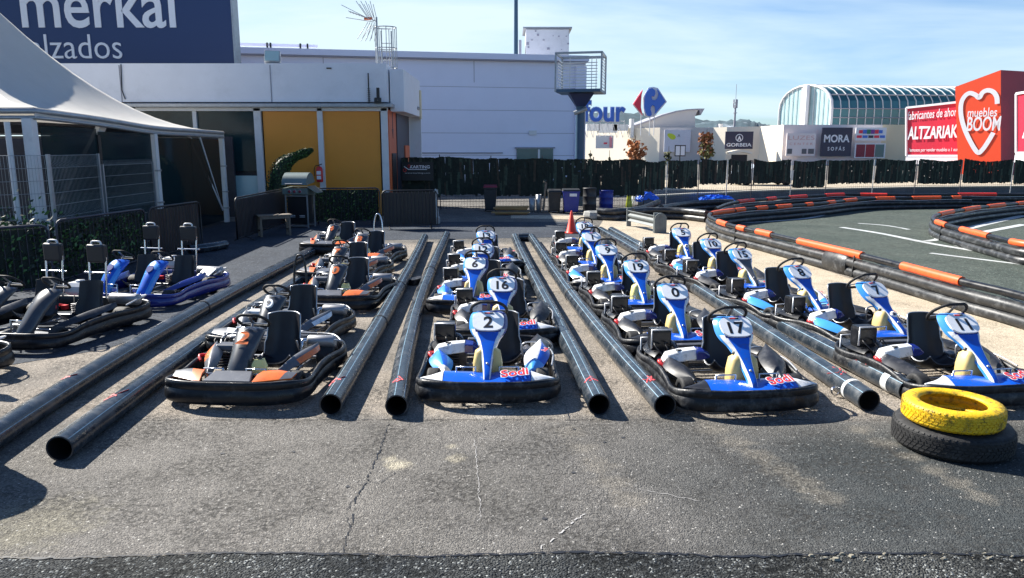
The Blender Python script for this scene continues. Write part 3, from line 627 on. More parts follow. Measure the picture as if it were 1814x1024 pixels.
for k in range(10): z = z0 + .22 + k * (z1 - z0 - .3) / 10; b.box((-.15, .9, z), (1.5, .04, .035), 0, X); b.box((.93, .2, z), (.035, 1.3, .03), 0, X); b.box((-.93, .2, z), (.035, 1.3, .03), 0, X)
for xx in (-.6, .35, .55, .75): b.box((xx, .88, (z0 + z1) / 2), (.03, .03, z1 - z0), 0, X)
b.build('cage_slat', 'whitem', cg)
b = MB(); b.tube([(-.3, -.25, zc0 - .45), (.25, -.3, zc0 - .25)], .09, 8); b.tube([(0, 0, zc0 - .35), (0, -.25, zc0 - .35)], .04, 6); b.build('spotlight', 'galv', cg)
# ---------------- distant hypermarket: faceted wall, some facets turned to the sun on the left
DS = 120.0
st = empty('hypermarket', (0, 0, 0), 'long low cream hypermarket front across the car park', 'building'); so = V(1200, 262, DS); so.z = 0; st.location = so
pts = [(1000, DS + 19), (1135, DS + 4.5), (1168, DS + 2), (1262, DS + 1), (1286, DS - 1), (1345, DS - 2.5), (1386, DS - 7.5), (1560, DS - 7.5), (1640, DS - 7.5), (1960, DS - 8)]
ztp = [V(1000, 227, DS + 8).z, V(1168, 226, DS + 2).z]
wm = ['store', 'store', 'storeg', 'store', 'store', 'store', 'storep', 'cream', 'cream']
top_y = [227, 227, 226, 226, 225, 224, 221, 221, 221, 220]
for i in range(len(pts) - 1):
    a = V(pts[i][0], 262, pts[i][1]); c = V(pts[i + 1][0], 262, pts[i + 1][1]); za = V(pts[i][0], top_y[i], pts[i][1]).z; zc_ = V(pts[i + 1][0], top_y[i + 1], pts[i + 1][1]).z
    if i == 1: # small offset pilaster so neighbouring facets read apart
        a.y -= .0
    vs = []
    nb = Vector((c.y - a.y, -(c.x - a.x), 0)).normalized() * -6
    for p, z in ((a, za), (c, zc_)):
        vs += [(p.x, p.y, 0), (p.x, p.y, z)]
    for p, z in ((a, za), (c, zc_)): vs += [(p.x + nb.x * 0, p.y + 6, 0), (p.x, p.y + 6, z)]
    vs = [(x - so.x, y - so.y, z) for x, y, z in vs]
    b = MB(); b.add(vs, [(0, 2, 3, 1), (1, 3, 7, 5), (0, 1, 5, 4), (2, 6, 7, 3), (4, 5, 7, 6)]); b.build('wall', wm[i], st)
def flat(name, px0, py0, px1, py1, D, m, parent=None, off=None, t=.15, mats=None):
    a = V(px0, py1, D); c = V(px1, py0, D); b = MB(); ox = off or Vector((0, 0, 0))
    b.box(((a.x + c.x) / 2 - ox.x, D - ox.y, (a.z + c.z) / 2 - ox.z), (c.x - a.x, t, c.z - a.z)); return b.build(name, m, parent)
def sign(name, px0, py0, px1, py1, D, m, label, texts=(), extra=None):
    a = V(px0, py1, D); c = V(px1, py0, D); o = empty(name, (a.x, D, a.z), label, 'sign')
    W, H = c.x - a.x, c.z - a.z
    b = MB(); b.box((W / 2, .08, H / 2), (W, .16, H)); b.build('panel', m, o)
    for (s, u, v, tw, th, bold, mm) in texts:
        X = fr((u * W, -.03, v * H), (1, 0, 0), (0, 0, 1)); bb = MB(); bb.text(s, X, tw * W, th * H if th else None, bold); bb.build('lettering', mm, o)
    if extra: extra(o, W, H)
    return o
def disc(o, x, z, r, m, y=-.03, n=24, name='emblem'):
    b = MB(); b.prism([(r * cos(2 * pi * k / n), r * sin(2 * pi * k / n)) for k in range(n)], .02, fr((x, y, z), (1, 0, 0), (0, 0, 1))); b.build(name, m, o)
def gor(o, W, H):
    disc(o, W / 2, H * .64, H * .22, 'signwhite'); disc(o, W / 2, H * .64, H * .175, 'signink', -.05)
    b = MB(); b.prism([(-.2, -.2), (0, .22), (.2, -.2), (.09, -.2), (0, -.02), (-.09, -.2)], .02, fr((W / 2, -.07, H * .62), (H * .7, 0, 0), (0, 0, 1)) @ Matrix.Scale(H * .7, 4)); b.build('emblem', 'signwhite', o)
sign('shop_sign', 1284, 233, 1335, 264, 115.6, 'signink', 'dark square sign reading GORBEIA with a round mountain emblem', [('GORBEIA', .5, .24, .9, .2, .02, 'signwhite')], gor)
def olive(o, W, H):
    b = MB(); b.prism([(W * .22 + W * .16 * cos(a) * (1 + .2 * sin(a)), H * .7 + H * .13 * sin(a) - W * .05 * cos(a)) for a in [2 * pi * k / 14 for k in range(14)]], .02, fr((W * .05, -.03, 0), (1, 0, 0), (0, 0, 1))); b.build('leaf_emblem', mat('lime', (.55, .66, .04), .5), o)
    b = MB(); X = fr((W * .55, -.03, H * .74), (1, 0, 0), (0, 0, 1)); b.text('A', X, W * .1); b.build('lettering', 'grey', o)
sign('shop_sign', 1176, 230, 1224, 269, 121, mat('lilac_white', (.62, .63, .70), .5), 'pale lilac banner with a lime green leaf on the hypermarket wall', [], olive)
sign('notice_board', 1195, 257, 1215, 277, 80, 'ink', 'black framed double notice board on a post before the pale banner', [], lambda o, W, H: [MB().box((W * .27, -.02, H / 2), (W * .38, .05, H * .82)).build('poster', 'signwhite', o), MB().box((W * .73, -.02, H / 2), (W * .38, .05, H * .82)).build('poster', 'signwhite', o), MB().tube([(W / 2, .1, -V(1200, 277, 80).z), (W / 2, .1, 0)], .06, 6).build('post', 'ink', o)])
sign('shop_sign', 1055, 240, 1087, 263, 122, 'whitem', 'faded white sign with pink marks left of the autumn tree', [], lambda o, W, H: [MB().box((W * .85, -.05, H * .5), (W * .16, .03, H * .85)).build('pink_strip', mat('pink', (.75, .3, .34), .6), o), MB().box((W * .55, -.05, H * .4), (W * .2, .03, H * .12)).build('pink_mark', 'cred', o)])
def awn(o, W, H): pass
q = V(1312, 270, 113.5); aw = empty('entrance_canopy', (q.x, 113.5, 0), 'dark doorway under a shallow arched canopy below the GORBEIA sign', 'entrance')
a, c = V(1290, 274, 113.5), V(1333, 269, 113.5)
b = MB(); n = 12; O1 = [((i / n - .5) * (c.x - a.x), .35 * sin(pi * i / n)) for i in range(n + 1)]; O2 = [(x * .9, y - .3) for x, y in O1[::-1]]; b.prism(O1 + O2, 1.6, fr((0, 0, a.z + .35), (1, 0, 0), (0, 0, 1))); b.build('canopy', 'store', aw)
b = MB(); b.box((0, .6, a.z / 2), ((c.x - a.x) * .65, .2, a.z)); b.build('doorway', 'ink', aw)
def luz(o, W, H):
    for u, w_ in ((.12, .16), (.62, .16), (.86, .2)): MB().box((u * W, -.04, H * .2), (w_ * W, .04, H * .22)).build('picture', 'grey', o)
pk = mat('faded_red', (.66, .36, .33), .6)
sign('shop_sign', 1392, 236, 1446, 276, 111.5, 'storep', 'faded pinkish sign reading LUZES CENTER with three pictures', [('LUZES', .5, .80, .9, .18, -.012, pk), ('C E N T E R', .5, .53, .8, .1, .0, pk)], luz)
sign('shop_sign', 1453, 226, 1511, 277, 111.5, 'signink', 'dark navy square sign reading MORA SOFÁS', [('MORA', .5, .62, .84, .27, .03, 'signwhite'), ('S O F Á S', .5, .28, .56, .16, .02, 'signwhite')])
def multi(o, W, H):
    cols = ['cred', 'csky', mat('sg_green', (.02, .2, .12), .5), mat('sg_violet', (.2, .05, .3), .5), 'cred', 'csky', 'signink']
    for k in range(6): MB().box((W * (.16 + .13 * k), -.03, H * (.68)), (W * .12, .04, H * (.22 + .12 * sin(pi * (k + .5) / 6)))).build('colour_patch', cols[k], o)
    for k in range(5): MB().box((W * (.12 + .19 * k), -.03, H * .3), (W * .16, .04, H * .2)).build('colour_patch', cols[(k + 4) % 7], o)
sign('shop_sign', 1515, 226, 1571, 249, 111.5, 'signwhite', 'white shop sign with patches of many colours above a window', [], multi)
q = V(1513, 280, 111.5); sw = empty('shop_window', q, 'red and dark three part shop window under the coloured sign', 'window')
W_ = V(1567, 280, 111.5).x - q.x; H_ = V(1513, 254, 111.5).z - q.z
b = MB(); b.box((W_ / 2, .05, H_ / 2), (W_, .1, H_)); b.build('frame', 'signwhite', sw)
for k, mm in enumerate(('binr', 'boomd', 'tealglass')): b = MB(); b.box((W_ * (.03 + (.5 + k) * .313), -.02, H_ / 2), (W_ * .285, .06, H_ * .86)); b.build('window_pane', mm, sw)
# curved roof block behind the hypermarket front
q = V(1140, 230, 128); cv = empty('curved_roof_hall', (q.x, 128, 0), 'grey hall with a sweeping curved roof behind the hypermarket', 'building')
prof = [(1105, 226), (1130, 221), (1150, 214), (1175, 204), (1200, 197), (1220, 194), (1238, 193)]
ol = [(V(x, y, 128).x - q.x, V(x, y, 128).z) for x, y in prof]; ol2 = ol + [(ol[-1][0] - .6, ol[-1][1] - 1.2), (V(1236, 229, 128).x - q.x, .0), (ol[0][0], 0)]
b = MB(); b.prism(ol2, 14, fr((0, 0, 0), (1, 0, 0), (0, 0, 1)) @ TR(0, 0, 0)); b.build('gable_wall', 'storeg', cv)
b = MB(); b.prism([(x - .3, z + .05) for x, z in ol] + [(ol[-1][0] + .9, ol[-1][1] + .05), (ol[-1][0] + .3, ol[-1][1] - 1.0), (ol[-1][0], ol[-1][1] - .15)] + [(x, z - .12) for x, z in ol[::-1][1:]], 14.6, fr((0, -.3, 0), (1, 0, 0), (0, 0, 1))); b.build('curved_roof', 'claddj', cv)
# rooftop clutter and the hypermarket lettering
a = V(1108, 178, 121); c = V(1040, 216, 121)
lt = empty('roof_lettering', (c.x, 121, c.z), 'big blue rounded letters on struts along the hypermarket roof', 'sign letters')
W_ = a.x - c.x; H_ = a.z - c.z
b = MB(); tx = 'Carrefour'; wd_full = W_ * 9 / 3.35
vs, fs = TXT('Carrefour', .02, 0, .06); xs = [v[0] for v in vs]; ys = [v[1] for v in vs]; k = (H_) / (max(ys) - min(ys)); kx = k * .86
X = fr((W_, -.1, 0), (1, 0, 0), (0, 0, 1))
b.add([((v[0] - max(xs)) * kx, (v[1] - min(ys)) * k, v[2] * 3) for v in vs], fs, 0, False, X); b.build('lettering', 'csky', lt)
vs2, fs2 = TXT('Carrefour', .05, 0, .02); b = MB(); b.add([((v[0] - max(xs)) * kx, (v[1] - min(ys)) * k, v[2] * 3) for v in vs2], fs2, 0, False, fr((W_, .1, 0), (1, 0, 0), (0, 0, 1))); b.build('white_rim', 'signwhite', lt)
b = MB()
for k in range(8): x = W_ * (1 - k * .16); b.tube([(x - .1, 0, .15), (x - .1, .0, -2.4)], .05, 5); b.tube([(x - .1, 0, .2), (x + .9, 1.5, -2.4)], .05, 5)
b.tube([(-4, .1, .1), (W_, .1, .1)], .05, 5); b.build('strut', 'whitem', lt)
q = V(1148, 210, 120); H_ = V(1148, 155, 120).z - q.z
lg = empty('roof_logo', q, 'red and blue double arrow logo on struts above the hypermarket', 'logo')
u = H_ / 55.0  # metres per photo pixel there
pxl = lambda pts: [((x - 1148) * u, (210 - y) * u) for x, y in pts]
F = fr((0, 0, 0), (1, 0, 0), (0, 0, 1))
red_o = pxl([(1137, 159), (1135, 168), (1134.5, 180), (1134.5, 190), (1138, 204), (1121, 184)])
b = MB(); b.prism(red_o, .3, F); b.build('red_arrow', 'cred', lg)
blue_o = [(1149, 157), (1154, 156), (1159, 160), (1160, 166), (1158, 171), (1154, 170), (1153, 173), (1155, 177), (1160, 177.5), (1164, 174), (1166, 167), (1163, 157), (1171, 168), (1179, 180), (1171, 189), (1163, 199), (1160, 202), (1161, 196), (1160, 189), (1156, 186), (1153, 189), (1152, 194), (1154, 199), (1155, 203), (1152, 206), (1147, 205), (1143, 198), (1141, 188), (1141, 176), (1143, 164)]
b = MB(); b.prism(pxl(blue_o)[::-1], .3, F); b.build('blue_arrow', 'csky', lg)
def offs(o, k):
    cx = sum(p[0] for p in o) / len(o); cy = sum(p[1] for p in o) / len(o); return [(cx + (x - cx) * k, cy + (y - cy) * k) for x, y in o]
b = MB(); b.prism(offs(pxl([(1148, 155), (1157, 154), (1165, 156), (1182, 180), (1160, 206), (1150, 208), (1143, 204), (1140, 190), (1139, 172)]), 1.02)[::-1], .2, fr((0, .45, 0), (1, 0, 0), (0, 0, 1))); b.prism(offs(red_o, 1.12), .2, fr((0, .45, 0), (1, 0, 0), (0, 0, 1))); b.build('white_backing', 'signwhite', lg)
b = MB()
for x in (1136, 1152, 1160): b.tube([((x - 1148) * u, .3, .6), ((x - 1148) * u, .3, -2.6)], .07, 5)
b.build('strut', 'whitem', lg)
for (px, py, w_, h_) in ((1050, 222, 2.2, .7), (1076, 222, 3, 1.0), (1098, 223, 2.4, .6), (1119, 213, .5, 2.6), (1275, 222, .5, 1.2)):
    q = V(px, py, 126); b = MB(); b.box((q.x - so.x, 126 - so.y, q.z - h_ / 2), (w_, 2, h_ + .4)); b.build('roof_plant', 'whitem', st)
# lattice communication mast
q = V(1301, 222, 210); cm = empty('communication_mast', (q.x, 210, 0), 'slim grey communication mast against the snowy hill', 'mast')
zt2 = V(1301, 166, 210).z; b = MB(); b.tube([(0, 0, 0), (0, 0, zt2 - 3)], [.35, .25], 6); b.tube([(0, 0, zt2 - 3), (0, 0, zt2 + 2.5)], .07, 5); b.build('mast_pole', 'claddj', cm)
b = MB()
for k in range(3): a = 2 * pi * k / 3 + .4; b.box((.5 * cos(a), .5 * sin(a), zt2 - 2.6), (.3, .25, 2.2))
for z in (.7, .78, .86): b.tube([(.55 * cos(2 * pi * k / 12), .55 * sin(2 * pi * k / 12), zt2 * z) for k in range(12)], .07, 4, closed=True)
b.build('antenna_panel', 'claddj', cm)
q = V(1388, 222, 150); b = MB(); b.tube([(0, 0, -q.z), (0, 0, V(1388, 196, 150).z - q.z)], .07, 5); tag(b.build('flag_mast', 'claddj', None, 0, q), 'thin grey rod left of the glass vault', 'mast')
# ---------------- glass barrel vault
D0 = 121.0
a = V(1472, 222, D0); zb_ = a.z - .2; ztv = V(1465, 147, D0).z; Hh = ztv - zb_
vt = empty('glass_vault', (a.x, D0, 0), 'long teal glass barrel vault with white ribs above the shops', 'building')
# axis runs to the right and a little away; the cross-section lies across it
ax = Vector((1, .12, 0)).normalized(); cx_ = Vector((-.46, 1, 0)).normalized()
R = 9.0
def sec(t):  # t from 0 (near foot) to 1 (far foot)
    if t < .2: return 0.0, Hh * .42 * t / .2
    if t > .8: return 2 * R * .62, Hh * .42 * (1 - t) / .2
    a_ = (t - .2) / .6 * pi; return R * .62 * (1 - cos(a_)), Hh * .42 + Hh * .58 * max(0.0, sin(a_)) ** .85
Lv = 34.0; NR = 24; ts = [i / 20 for i in range(21)]
def pv(s, t, o_=0):
    u_, z_ = sec(t); q = ax * s + cx_ * u_; return Vector((q.x, q.y, zb_ + z_))
b = MB(); g = [[pv(Lv * i / NR, t) for t in ts] for i in range(NR + 1)]
b.add([q for r in g for q in r], [(i * 21 + j, i * 21 + j + 1, (i + 1) * 21 + j + 1, (i + 1) * 21 + j) for i in range(NR) for j in range(20)], 0, False); b.build('vault_glazing', 'tealglass', vt)
b = MB()
for i in range(NR + 1): b.tube([pv(Lv * i / NR, t) + Vector((-.0, -.05, .03)) for t in ts[:15]], .085 if i else .2, 5)
b.build('white_rib', 'whitem', vt)
b = MB()
for t in (.1, .2, .3): b.tube([pv(0, t) + Vector((0, -.06, 0)), pv(Lv, t) + Vector((0, -.06, 0))], .10, 5)
b.build('transom', 'claddj', vt)
b = MB(); b.tube([pv(-.3, .5) + Vector((0, 0, .12)), pv(Lv, .5) + Vector((0, 0, .12))], .12, 5); b.build('ridge_beam', 'whitem', vt)
b = MB(); n = len(ts); b.add([pv(0, t) for t in ts], [tuple(range(n))]); b.build('end_glazing', 'paleglass', vt)
b = MB()
for k in range(1, 12):
    f = k / 12.0; u_ = 2 * R * .62 * f; zz_ = 0
    lo, hi = 0, 1
    tt = min(ts, key=lambda t: abs(sec(t)[0] - u_) if .1 < t < .9 else 99); zz_ = sec(tt)[1]
    q = cx_ * u_; b.tube([(q.x - .1, q.y - .05, zb_), (q.x - .1, q.y - .05, zb_ + zz_)], .06, 4)
b.tube([pv(-.1, t) for t in ts], .18, 5); b.build('end_mullion', 'whitem', vt)
q = cx_ * (R * .62); b = MB(); b.box((q.x - .15, q.y - .1, zb_ + Hh / 2), (.5, 2.2, Hh + .1)); b.build('white_pier', 'signwhite', vt)
b = MB(); q = ax * (Lv / 2) + cx_ * (R * .62); b.box((q.x, q.y + 1.5, zb_ / 2), (Lv, 9.5, zb_)); b.build('base_block', 'cream', vt)
# ---------------- furniture store tower and billboards
D1 = 74.0; DB = 71.2
pA = V(1700, 285, D1); pA2 = V(1692, 154, D1 + .6)
pB = V(1776, 285, DB); zTA = V(1692, 154, D1).z; zTB = V(1772, 124, DB).z
bt = empty('furniture_store_tower', (pA.x, D1, 0), 'bright orange red store tower with a white heart outline and lettering', 'sign tower')
o0 = Vector((pA.x, D1, 0)); xw = (Vector((pB.x, pB.y, 0)) - o0); W1 = xw.length; ez = Vector((0, 0, 1)); exn = xw.normalized()
nf = Vector((exn.y, -exn.x, 0)); back = -nf
c0, c1 = Vector((0, 0, 0)), exn * W1
t0, t1 = [(lambda dv: (lambda q: Vector((q.x, q.y, q.z)))(Vector((0, 0, CAMH)) + dv * (nf.dot(o0 - Vector((0, 0, CAMH))) / nf.dot(dv)) - o0))(V(x_, y_, 1.0) - Vector((0, 0, CAMH))) for x_, y_ in ((1692, 154), (1773, 124))]
dpt = Vector((.75, 1, 0)).normalized() * 6
sd_ = Vector((1, .42, 0)).normalized() * 3.6
b = MB(); b.add([c0, c1, t1, t0], [(0, 1, 2, 3)]); b.add([c0 + dpt, t0 + dpt, c0, t0], [(0, 1, 3, 2)]); b.build('front_face', 'boom', bt)
b = MB(); b.add([c1, c1 + sd_, t1 + sd_ , t1, c0 + dpt, t0 + dpt], [(0, 1, 2, 3), (3, 2, 5), (1, 4, 5, 2)]); b.add([t0, t1, t0 + dpt], [(0, 1, 2)]); b.build('side_face', 'boomd', bt)  # right-hand face painted a darker red to carry its shade
Xf = fr(nf * .06, exn, ez)
def bf(px, py):   # photo point -> (u, v) on the tower front
    nrm = nf; dirv = V(px, py, 1.0) - Vector((0, 0, CAMH)); dd = nrm.dot(o0 - Vector((0, 0, CAMH))) / nrm.dot(dirv); q = Vector((0, 0, CAMH)) + dirv * dd - o0
    return q.dot(exn), q.z
heart = [(1767, 184), (1766, 172), (1760, 163), (1750, 160), (1741, 164), (1735, 173), (1728, 168), (1718, 165), (1709, 171), (1703, 184), (1703, 205), (1709, 228), (1720, 252), (1732, 270), (1740, 266), (1750, 252), (1760, 235)]
hp = [bf(*p) for p in heart]; hp = cr([(x, y, 0) for x, y in hp], 5)
b = MB(); wd_ = .20; vs = []
for i, q in enumerate(hp):
    dd = (hp[min(i + 1, len(hp) - 1)] - hp[max(i - 1, 0)]).normalized(); nn = Vector((-dd.y, dd.x, 0)) * wd_; vs += [q + nn, q - nn]
b.add(vs, [(2 * i, 2 * i + 2, 2 * i + 3, 2 * i + 1) for i in range(len(hp) - 1)], 0, False, Xf); b.build('heart_outline', 'signwhite', bt)
for s, (px0, px1, py0, py1), bd in (('muebles', (1715, 1767, 191, 207), .01), ('BOOM', (1714, 1783, 206, 232), .018)):
    a_, c_ = bf(px0, (py0 + py1) / 2), bf(min(px1, 1773), (py0 + py1) / 2); v0, v1 = bf((px0 + px1) / 2, py1)[1], bf((px0 + px1) / 2, py0)[1]
    b = MB(); b.text(s, Xf @ TR((a_[0] + c_[0]) / 2, (v0 + v1) / 2, .02), c_[0] - a_[0], v1 - v0, bd); b.build('lettering', 'signwhite', bt)
# red billboard left of the tower, turned the same way
def board(name, pts4, label, texts, m='altz'):
    (ax_, ay0, ay1, Da), (bx_, by0, by1, Db) = pts4
    a0, a1 = V(ax_, ay1, Da), V(ax_, ay0, Da); b0, b1 = V(bx_, by1, Db), V(bx_, by0, Db); o = empty(name, (a0.x, a0.y, 0), label, 'billboard')
    of = Vector((a0.x, a0.y, 0)); ex = (Vector((b0.x, b0.y, 0)) - of).normalized(); nrm = Vector((ex.y, -ex.x, 0)); t = -nrm * .4
    P_ = [a0 - of, b0 - of, b1 - of, a1 - of]; bb = MB(); bb.add(P_ + [p + t for p in P_], [(0, 1, 2, 3), (7, 6, 5, 4), (0, 4, 5, 1), (1, 5, 6, 2), (2, 6, 7, 3), (3, 7, 4, 0)]); bb.build('panel', m, o)
    bb = MB(); e = .12
    for i in range(4): bb.beam(P_[i] + nrm * .03, P_[(i + 1) % 4] + nrm * .03, .16, .2)
    bb.build('white_edge', 'signwhite', o)
    bb = MB(); Wd = (b0 - a0).length
    for f in (.1, .5, .9): q = P_[0].lerp(P_[1], f) + t * .7; bb.box((q.x, q.y, q.z / 2), (.3, .3, q.z + .1))
    bb.build('post', 'galv', o)
    bb = MB(); q = (P_[0] + P_[1]) / 2; 
    bb.beam(P_[0] - ez * .5 + nrm * .0, P_[1] - ez * .5, .3, .7); bb.build('white_base', 'signwhite', o)
    for (s, u, v, tw, th, bold, mm) in texts:
        base = P_[0].lerp(P_[1], u); topp = P_[3].lerp(P_[2], u); c_ = base.lerp(topp, v) + nrm * .06
        slope = ((P_[1].lerp(P_[2], v)) - (P_[0].lerp(P_[3], v))).normalized(); Hq = (topp - base).length
        yv = ez; Xt = Matrix((slope, yv, nrm)).transposed().to_4x4(); Xt.translation = c_
        bb = MB(); bb.text(s, Xt, tw * Wd, th * Hq, bold); bb.build('lettering', mm, o)
board('billboard', ((1606, 191, 276, 80), (1706, 180, 276, 75.5)), 'pinkish red billboard reading ALTZARIAK beside the orange tower', [('fabricantes de ahor', .465, .83, .87, .17, .01, 'signwhite'), ('ALTZARIAK', .475, .47, .89, .26, .03, 'signwhite'), ('Famosos por vender muebles a 1 euro', .5, .11, .9, .09, .01, 'signwhite')])
board('billboard', ((1801, 166, 271, 70), (1900, 150, 271, 64)), 'red billboard with white edge cut off by the right side of the photo', [('A', .3, .5, .3, .5, .02, 'signwhite')])
# ---------------- small trees in the car park
def tree(px, pybase, pytop, wpx, D, mats_, label, n=420, trunk=.12, seed=1, dens=1.0):
    rr = random.Random(seed); b0 = V(px, 262, D); zt3 = V(px, pytop, D).z; H3 = zt3; Wm = wpx / FPX * D
    o = empty('tree', (b0.x, D, 0), label, 'tree')
    b = MB(); b.tube([(0, 0, 0), (.05, 0, H3 * .3), (0, .02, H3 * .6), (0, 0, H3 * .92)], [trunk, trunk * .8, trunk * .5, .02], 7)
    tips = []
    for k in range(16):
        z = H3 * rr.uniform(.25, .75); a = rr.uniform(0, 2 * pi); l_ = Wm * .5 * rr.uniform(.5, 1) * (1.1 - z / H3); e = Vector((l_ * cos(a), l_ * sin(a), z + l_ * .9)); b.tube([(0, 0, z), e], [trunk * .35, .02], 5); tips.append((Vector((0, 0, z)), e))
    b.build('trunk', 'bark', o)
    b = MB()
    for k in range(n):
        a_, e_ = rr.choice(tips); c_ = a_.lerp(e_, rr.uniform(.3, 1.1)) + Vector([rr.gauss(0, .13) * Wm * .5 for _ in range(3)])
        s = Wm * rr.uniform(.05, .10); n1 = Vector([rr.gauss(0, 1) for _ in range(3)]).normalized(); n2 = n1.orthogonal().normalized(); n3 = n1.cross(n2)
        hgt = c_.z / H3; mi = min(len(mats_) - 1, int((1 - hgt) * len(mats_) * 1.1 + rr.uniform(-.5, .5))) if rr.random() < .75 else rr.randrange(len(mats_)); mi = max(0, mi)
        b.add([c_ + n2 * s, c_ + n3 * s * .6, c_ - n2 * s, c_ - n3 * s * .6], [(0, 1, 2, 3)], mi)
    b.build('crown', mats_, o); return o
tree(1125, 285, 234, 46, 70, ['leafo', 'leafo', 'leafr', 'leafo'], 'small tree in orange autumn leaf before the cream wall', 520, seed=3)
tree(1251, 285, 222, 44, 72, ['leafr', 'leafr', 'leafg', 'leafg'], 'conical tree turning from rust to olive beside the pale banner', 650, seed=4)
tree(1046, 285, 262, 18, 66, ['leafd', 'leafg'], 'small dark green tree close to the warehouse corner', 200, .06, 5)
tree(1080, 285, 262, 11, 64, ['leafd', 'leafd'], 'narrow dark shrub beside the autumn tree', 260, .05, 6)
tree(1185, 285, 255, 24, 74, ['leafg', 'leafd', 'leafg'], 'sparse grey green tree behind the notice board', 200, .06, 7)
# ------------------------------------------------------------------ karts (nose towards local -Y, driver's seat behind)
def mirror(P): return P + [(-x, y, *z) for x, y, *z in P[::-1] if abs(x) > 1e-6]
def ring_bumper(b, half, zb=.05, n=5, th=.05, groove=True, wave=0.012, seed=1):
    """protective bumper: moulded profile swept round a closed outline with a varying top edge"""
    P = cr([(x, y, z) for x, y, z in mirror(half)], n, True); k = len(P); rr = random.Random(seed)
    rings = []
    for i in range(k):
        t = P[(i + 1) % k] - P[i - 1]; t.z = 0; t.normalize(); o = Vector((t.y, -t.x, 0))
        if o.dot(Vector((P[i].x, P[i].y, 0))) < 0: o = -o
        zt = P[i].z; h = zt - zb; q = Vector((P[i].x, P[i].y, 0)); j = rr.uniform(-1, 1) * .004
        prof = [(-.030, zt - .006), (-.012, zt + .006), (.006, zt + .003), (.014, zt - .02), (.013, zb + h * .72), (.006, zb + h * .68), (.008, zb + h * .64), (.019 + j, zb + h * .58), (.026 + j, zb + h * .2), (.012, zb + .012), (-.012, zb), (-.045, zb + .006), (-.045, zb + h * .5), (-.034, zt - .03)]
        rings.append([q + o * u + Vector((0, 0, v)) for u, v in prof])
    m = len(rings[0]); vs = [p for r in rings for p in r]
    b.add(vs, [(i * m + j, i * m + (j + 1) % m, ((i + 1) % k) * m + (j + 1) % m, ((i + 1) % k) * m + j) for i in range(k) for j in range(m)], 0, True)
HALF = [(0, -.985, .262), (.25, -.98, .262), (.45, -.95, .262), (.62, -.87, .255), (.705, -.72, .225), (.715, -.55, .21), (.70, -.38, .235), (.695, -.15, .268), (.70, .1, .27), (.695, .28, .25), (.715, .48, .235), (.705, .66, .24), (.62, .80, .26), (.42, .865, .27), (.2, .875, .27), (0, .875, .27)]
def wheel(parent, x, y, r, wd, rim='muff'):
    s = 1 if x > 0 else -1; X = TR(x, y, r) @ RY(radians(90))
    b = MB(); h = wd / 2
    b.lathe([(r * .55, -h * .8), (r * .62, -h * .98), (r * .86, -h), (r * .97, -h * .86), (r, -h * .6), (r, h * .6), (r * .97, h * .86), (r * .86, h), (r * .62, h * .98), (r * .55, h * .8)], X, 22); b.build('tyre', 'rubber', wp := wheel_root(parent, x, y, r, wd, rim))
    return wp
def wheel_root(parent, x, y, r, wd, rim):
    X = TR(x, y, r) @ RY(radians(90)); h = wd / 2; b = MB()
    b.lathe([(r * .57, -h * .8), (r * .5, -h * .7), (r * .44, -h * .2), (r * .2, -h * .15), (r * .2, -h * .45), (.005, -h * .45)], X, 18)
    b.lathe([(r * .57, h * .8), (r * .5, h * .7), (r * .44, h * .2), (r * .2, h * .15), (r * .2, h * .45), (.005, h * .45)], X, 18)
    return b.build('wheel', rim, parent)
def seat(parent, cx, cy, w2=.19, top=.62, trimmed=True, name='seat', headrest=False):
    prof = [(-.16, .20), (-.06, .135), (.06, .10), (.18, .11), (.27, .19), (.32, .32), (.37, .48), (.40, top)]
    prof = cr([(0, a, z) for a, z in prof], 3); R_ = len(prof); g = []
    for i, p in enumerate(prof):
        f = i / (R_ - 1); ww = w2 * (1.0 - .12 * f if f > .75 else 1.0) ; row = []
        for j in range(11):
            u = (j - 5) / 5; e = abs(u) ** 3
            side = e * (.10 if f < .5 else .02); fwd = e * (.10 * min(1, f * 1.6)); tl = -.03 * (e if f > .95 else 0)
            row.append(Vector((cx + u * ww, cy + p.y - fwd, p.z + side + tl)))
        g.append(row)
    b = MB(); b.slab(g[::-1], .014); s = b.build(name, 'fabric', parent)
    if trimmed:
        ed = [g[i][0] for i in range(R_)] + g[-1][1:] + [g[i][-1] for i in range(R_ - 2, -1, -1)]
        b = MB(); b.tube([p + Vector((0, 0, .004)) for p in ed], .0075, 6); b.build('seat_piping', 'trim', s)
    return s
def steering(parent, cx, cy, cz, R=.17, tilt=48, m='rubber'):
    X = TR(cx, cy, cz) @ RX(radians(-tilt)) @ RZ(pi); P = []
    for k in range(28):
        a = 2 * pi * k / 28; x, y = R * cos(a), R * sin(a)
        if y < -R * .72: y = -R * .72
        if y > R * .9: y = R * .9
        P.append(X @ Vector((x, y, 0)))
    b = MB(); b.tube(P, .0165, 8, closed=True); o = b.build('steering_wheel', m, parent)
    b = MB()
    for a in (90, 205, 335): b.beam(X @ Vector((0, 0, -.02)), X @ Vector((R * .92 * cos(radians(a)), R * .88 * sin(radians(a)), 0)), .03, .008)
    b.tube([X @ Vector((0, 0, 0)), X @ Vector((0, 0, -.32))], .014, 8); b.build('steering_column', 'steel', o)
    return o
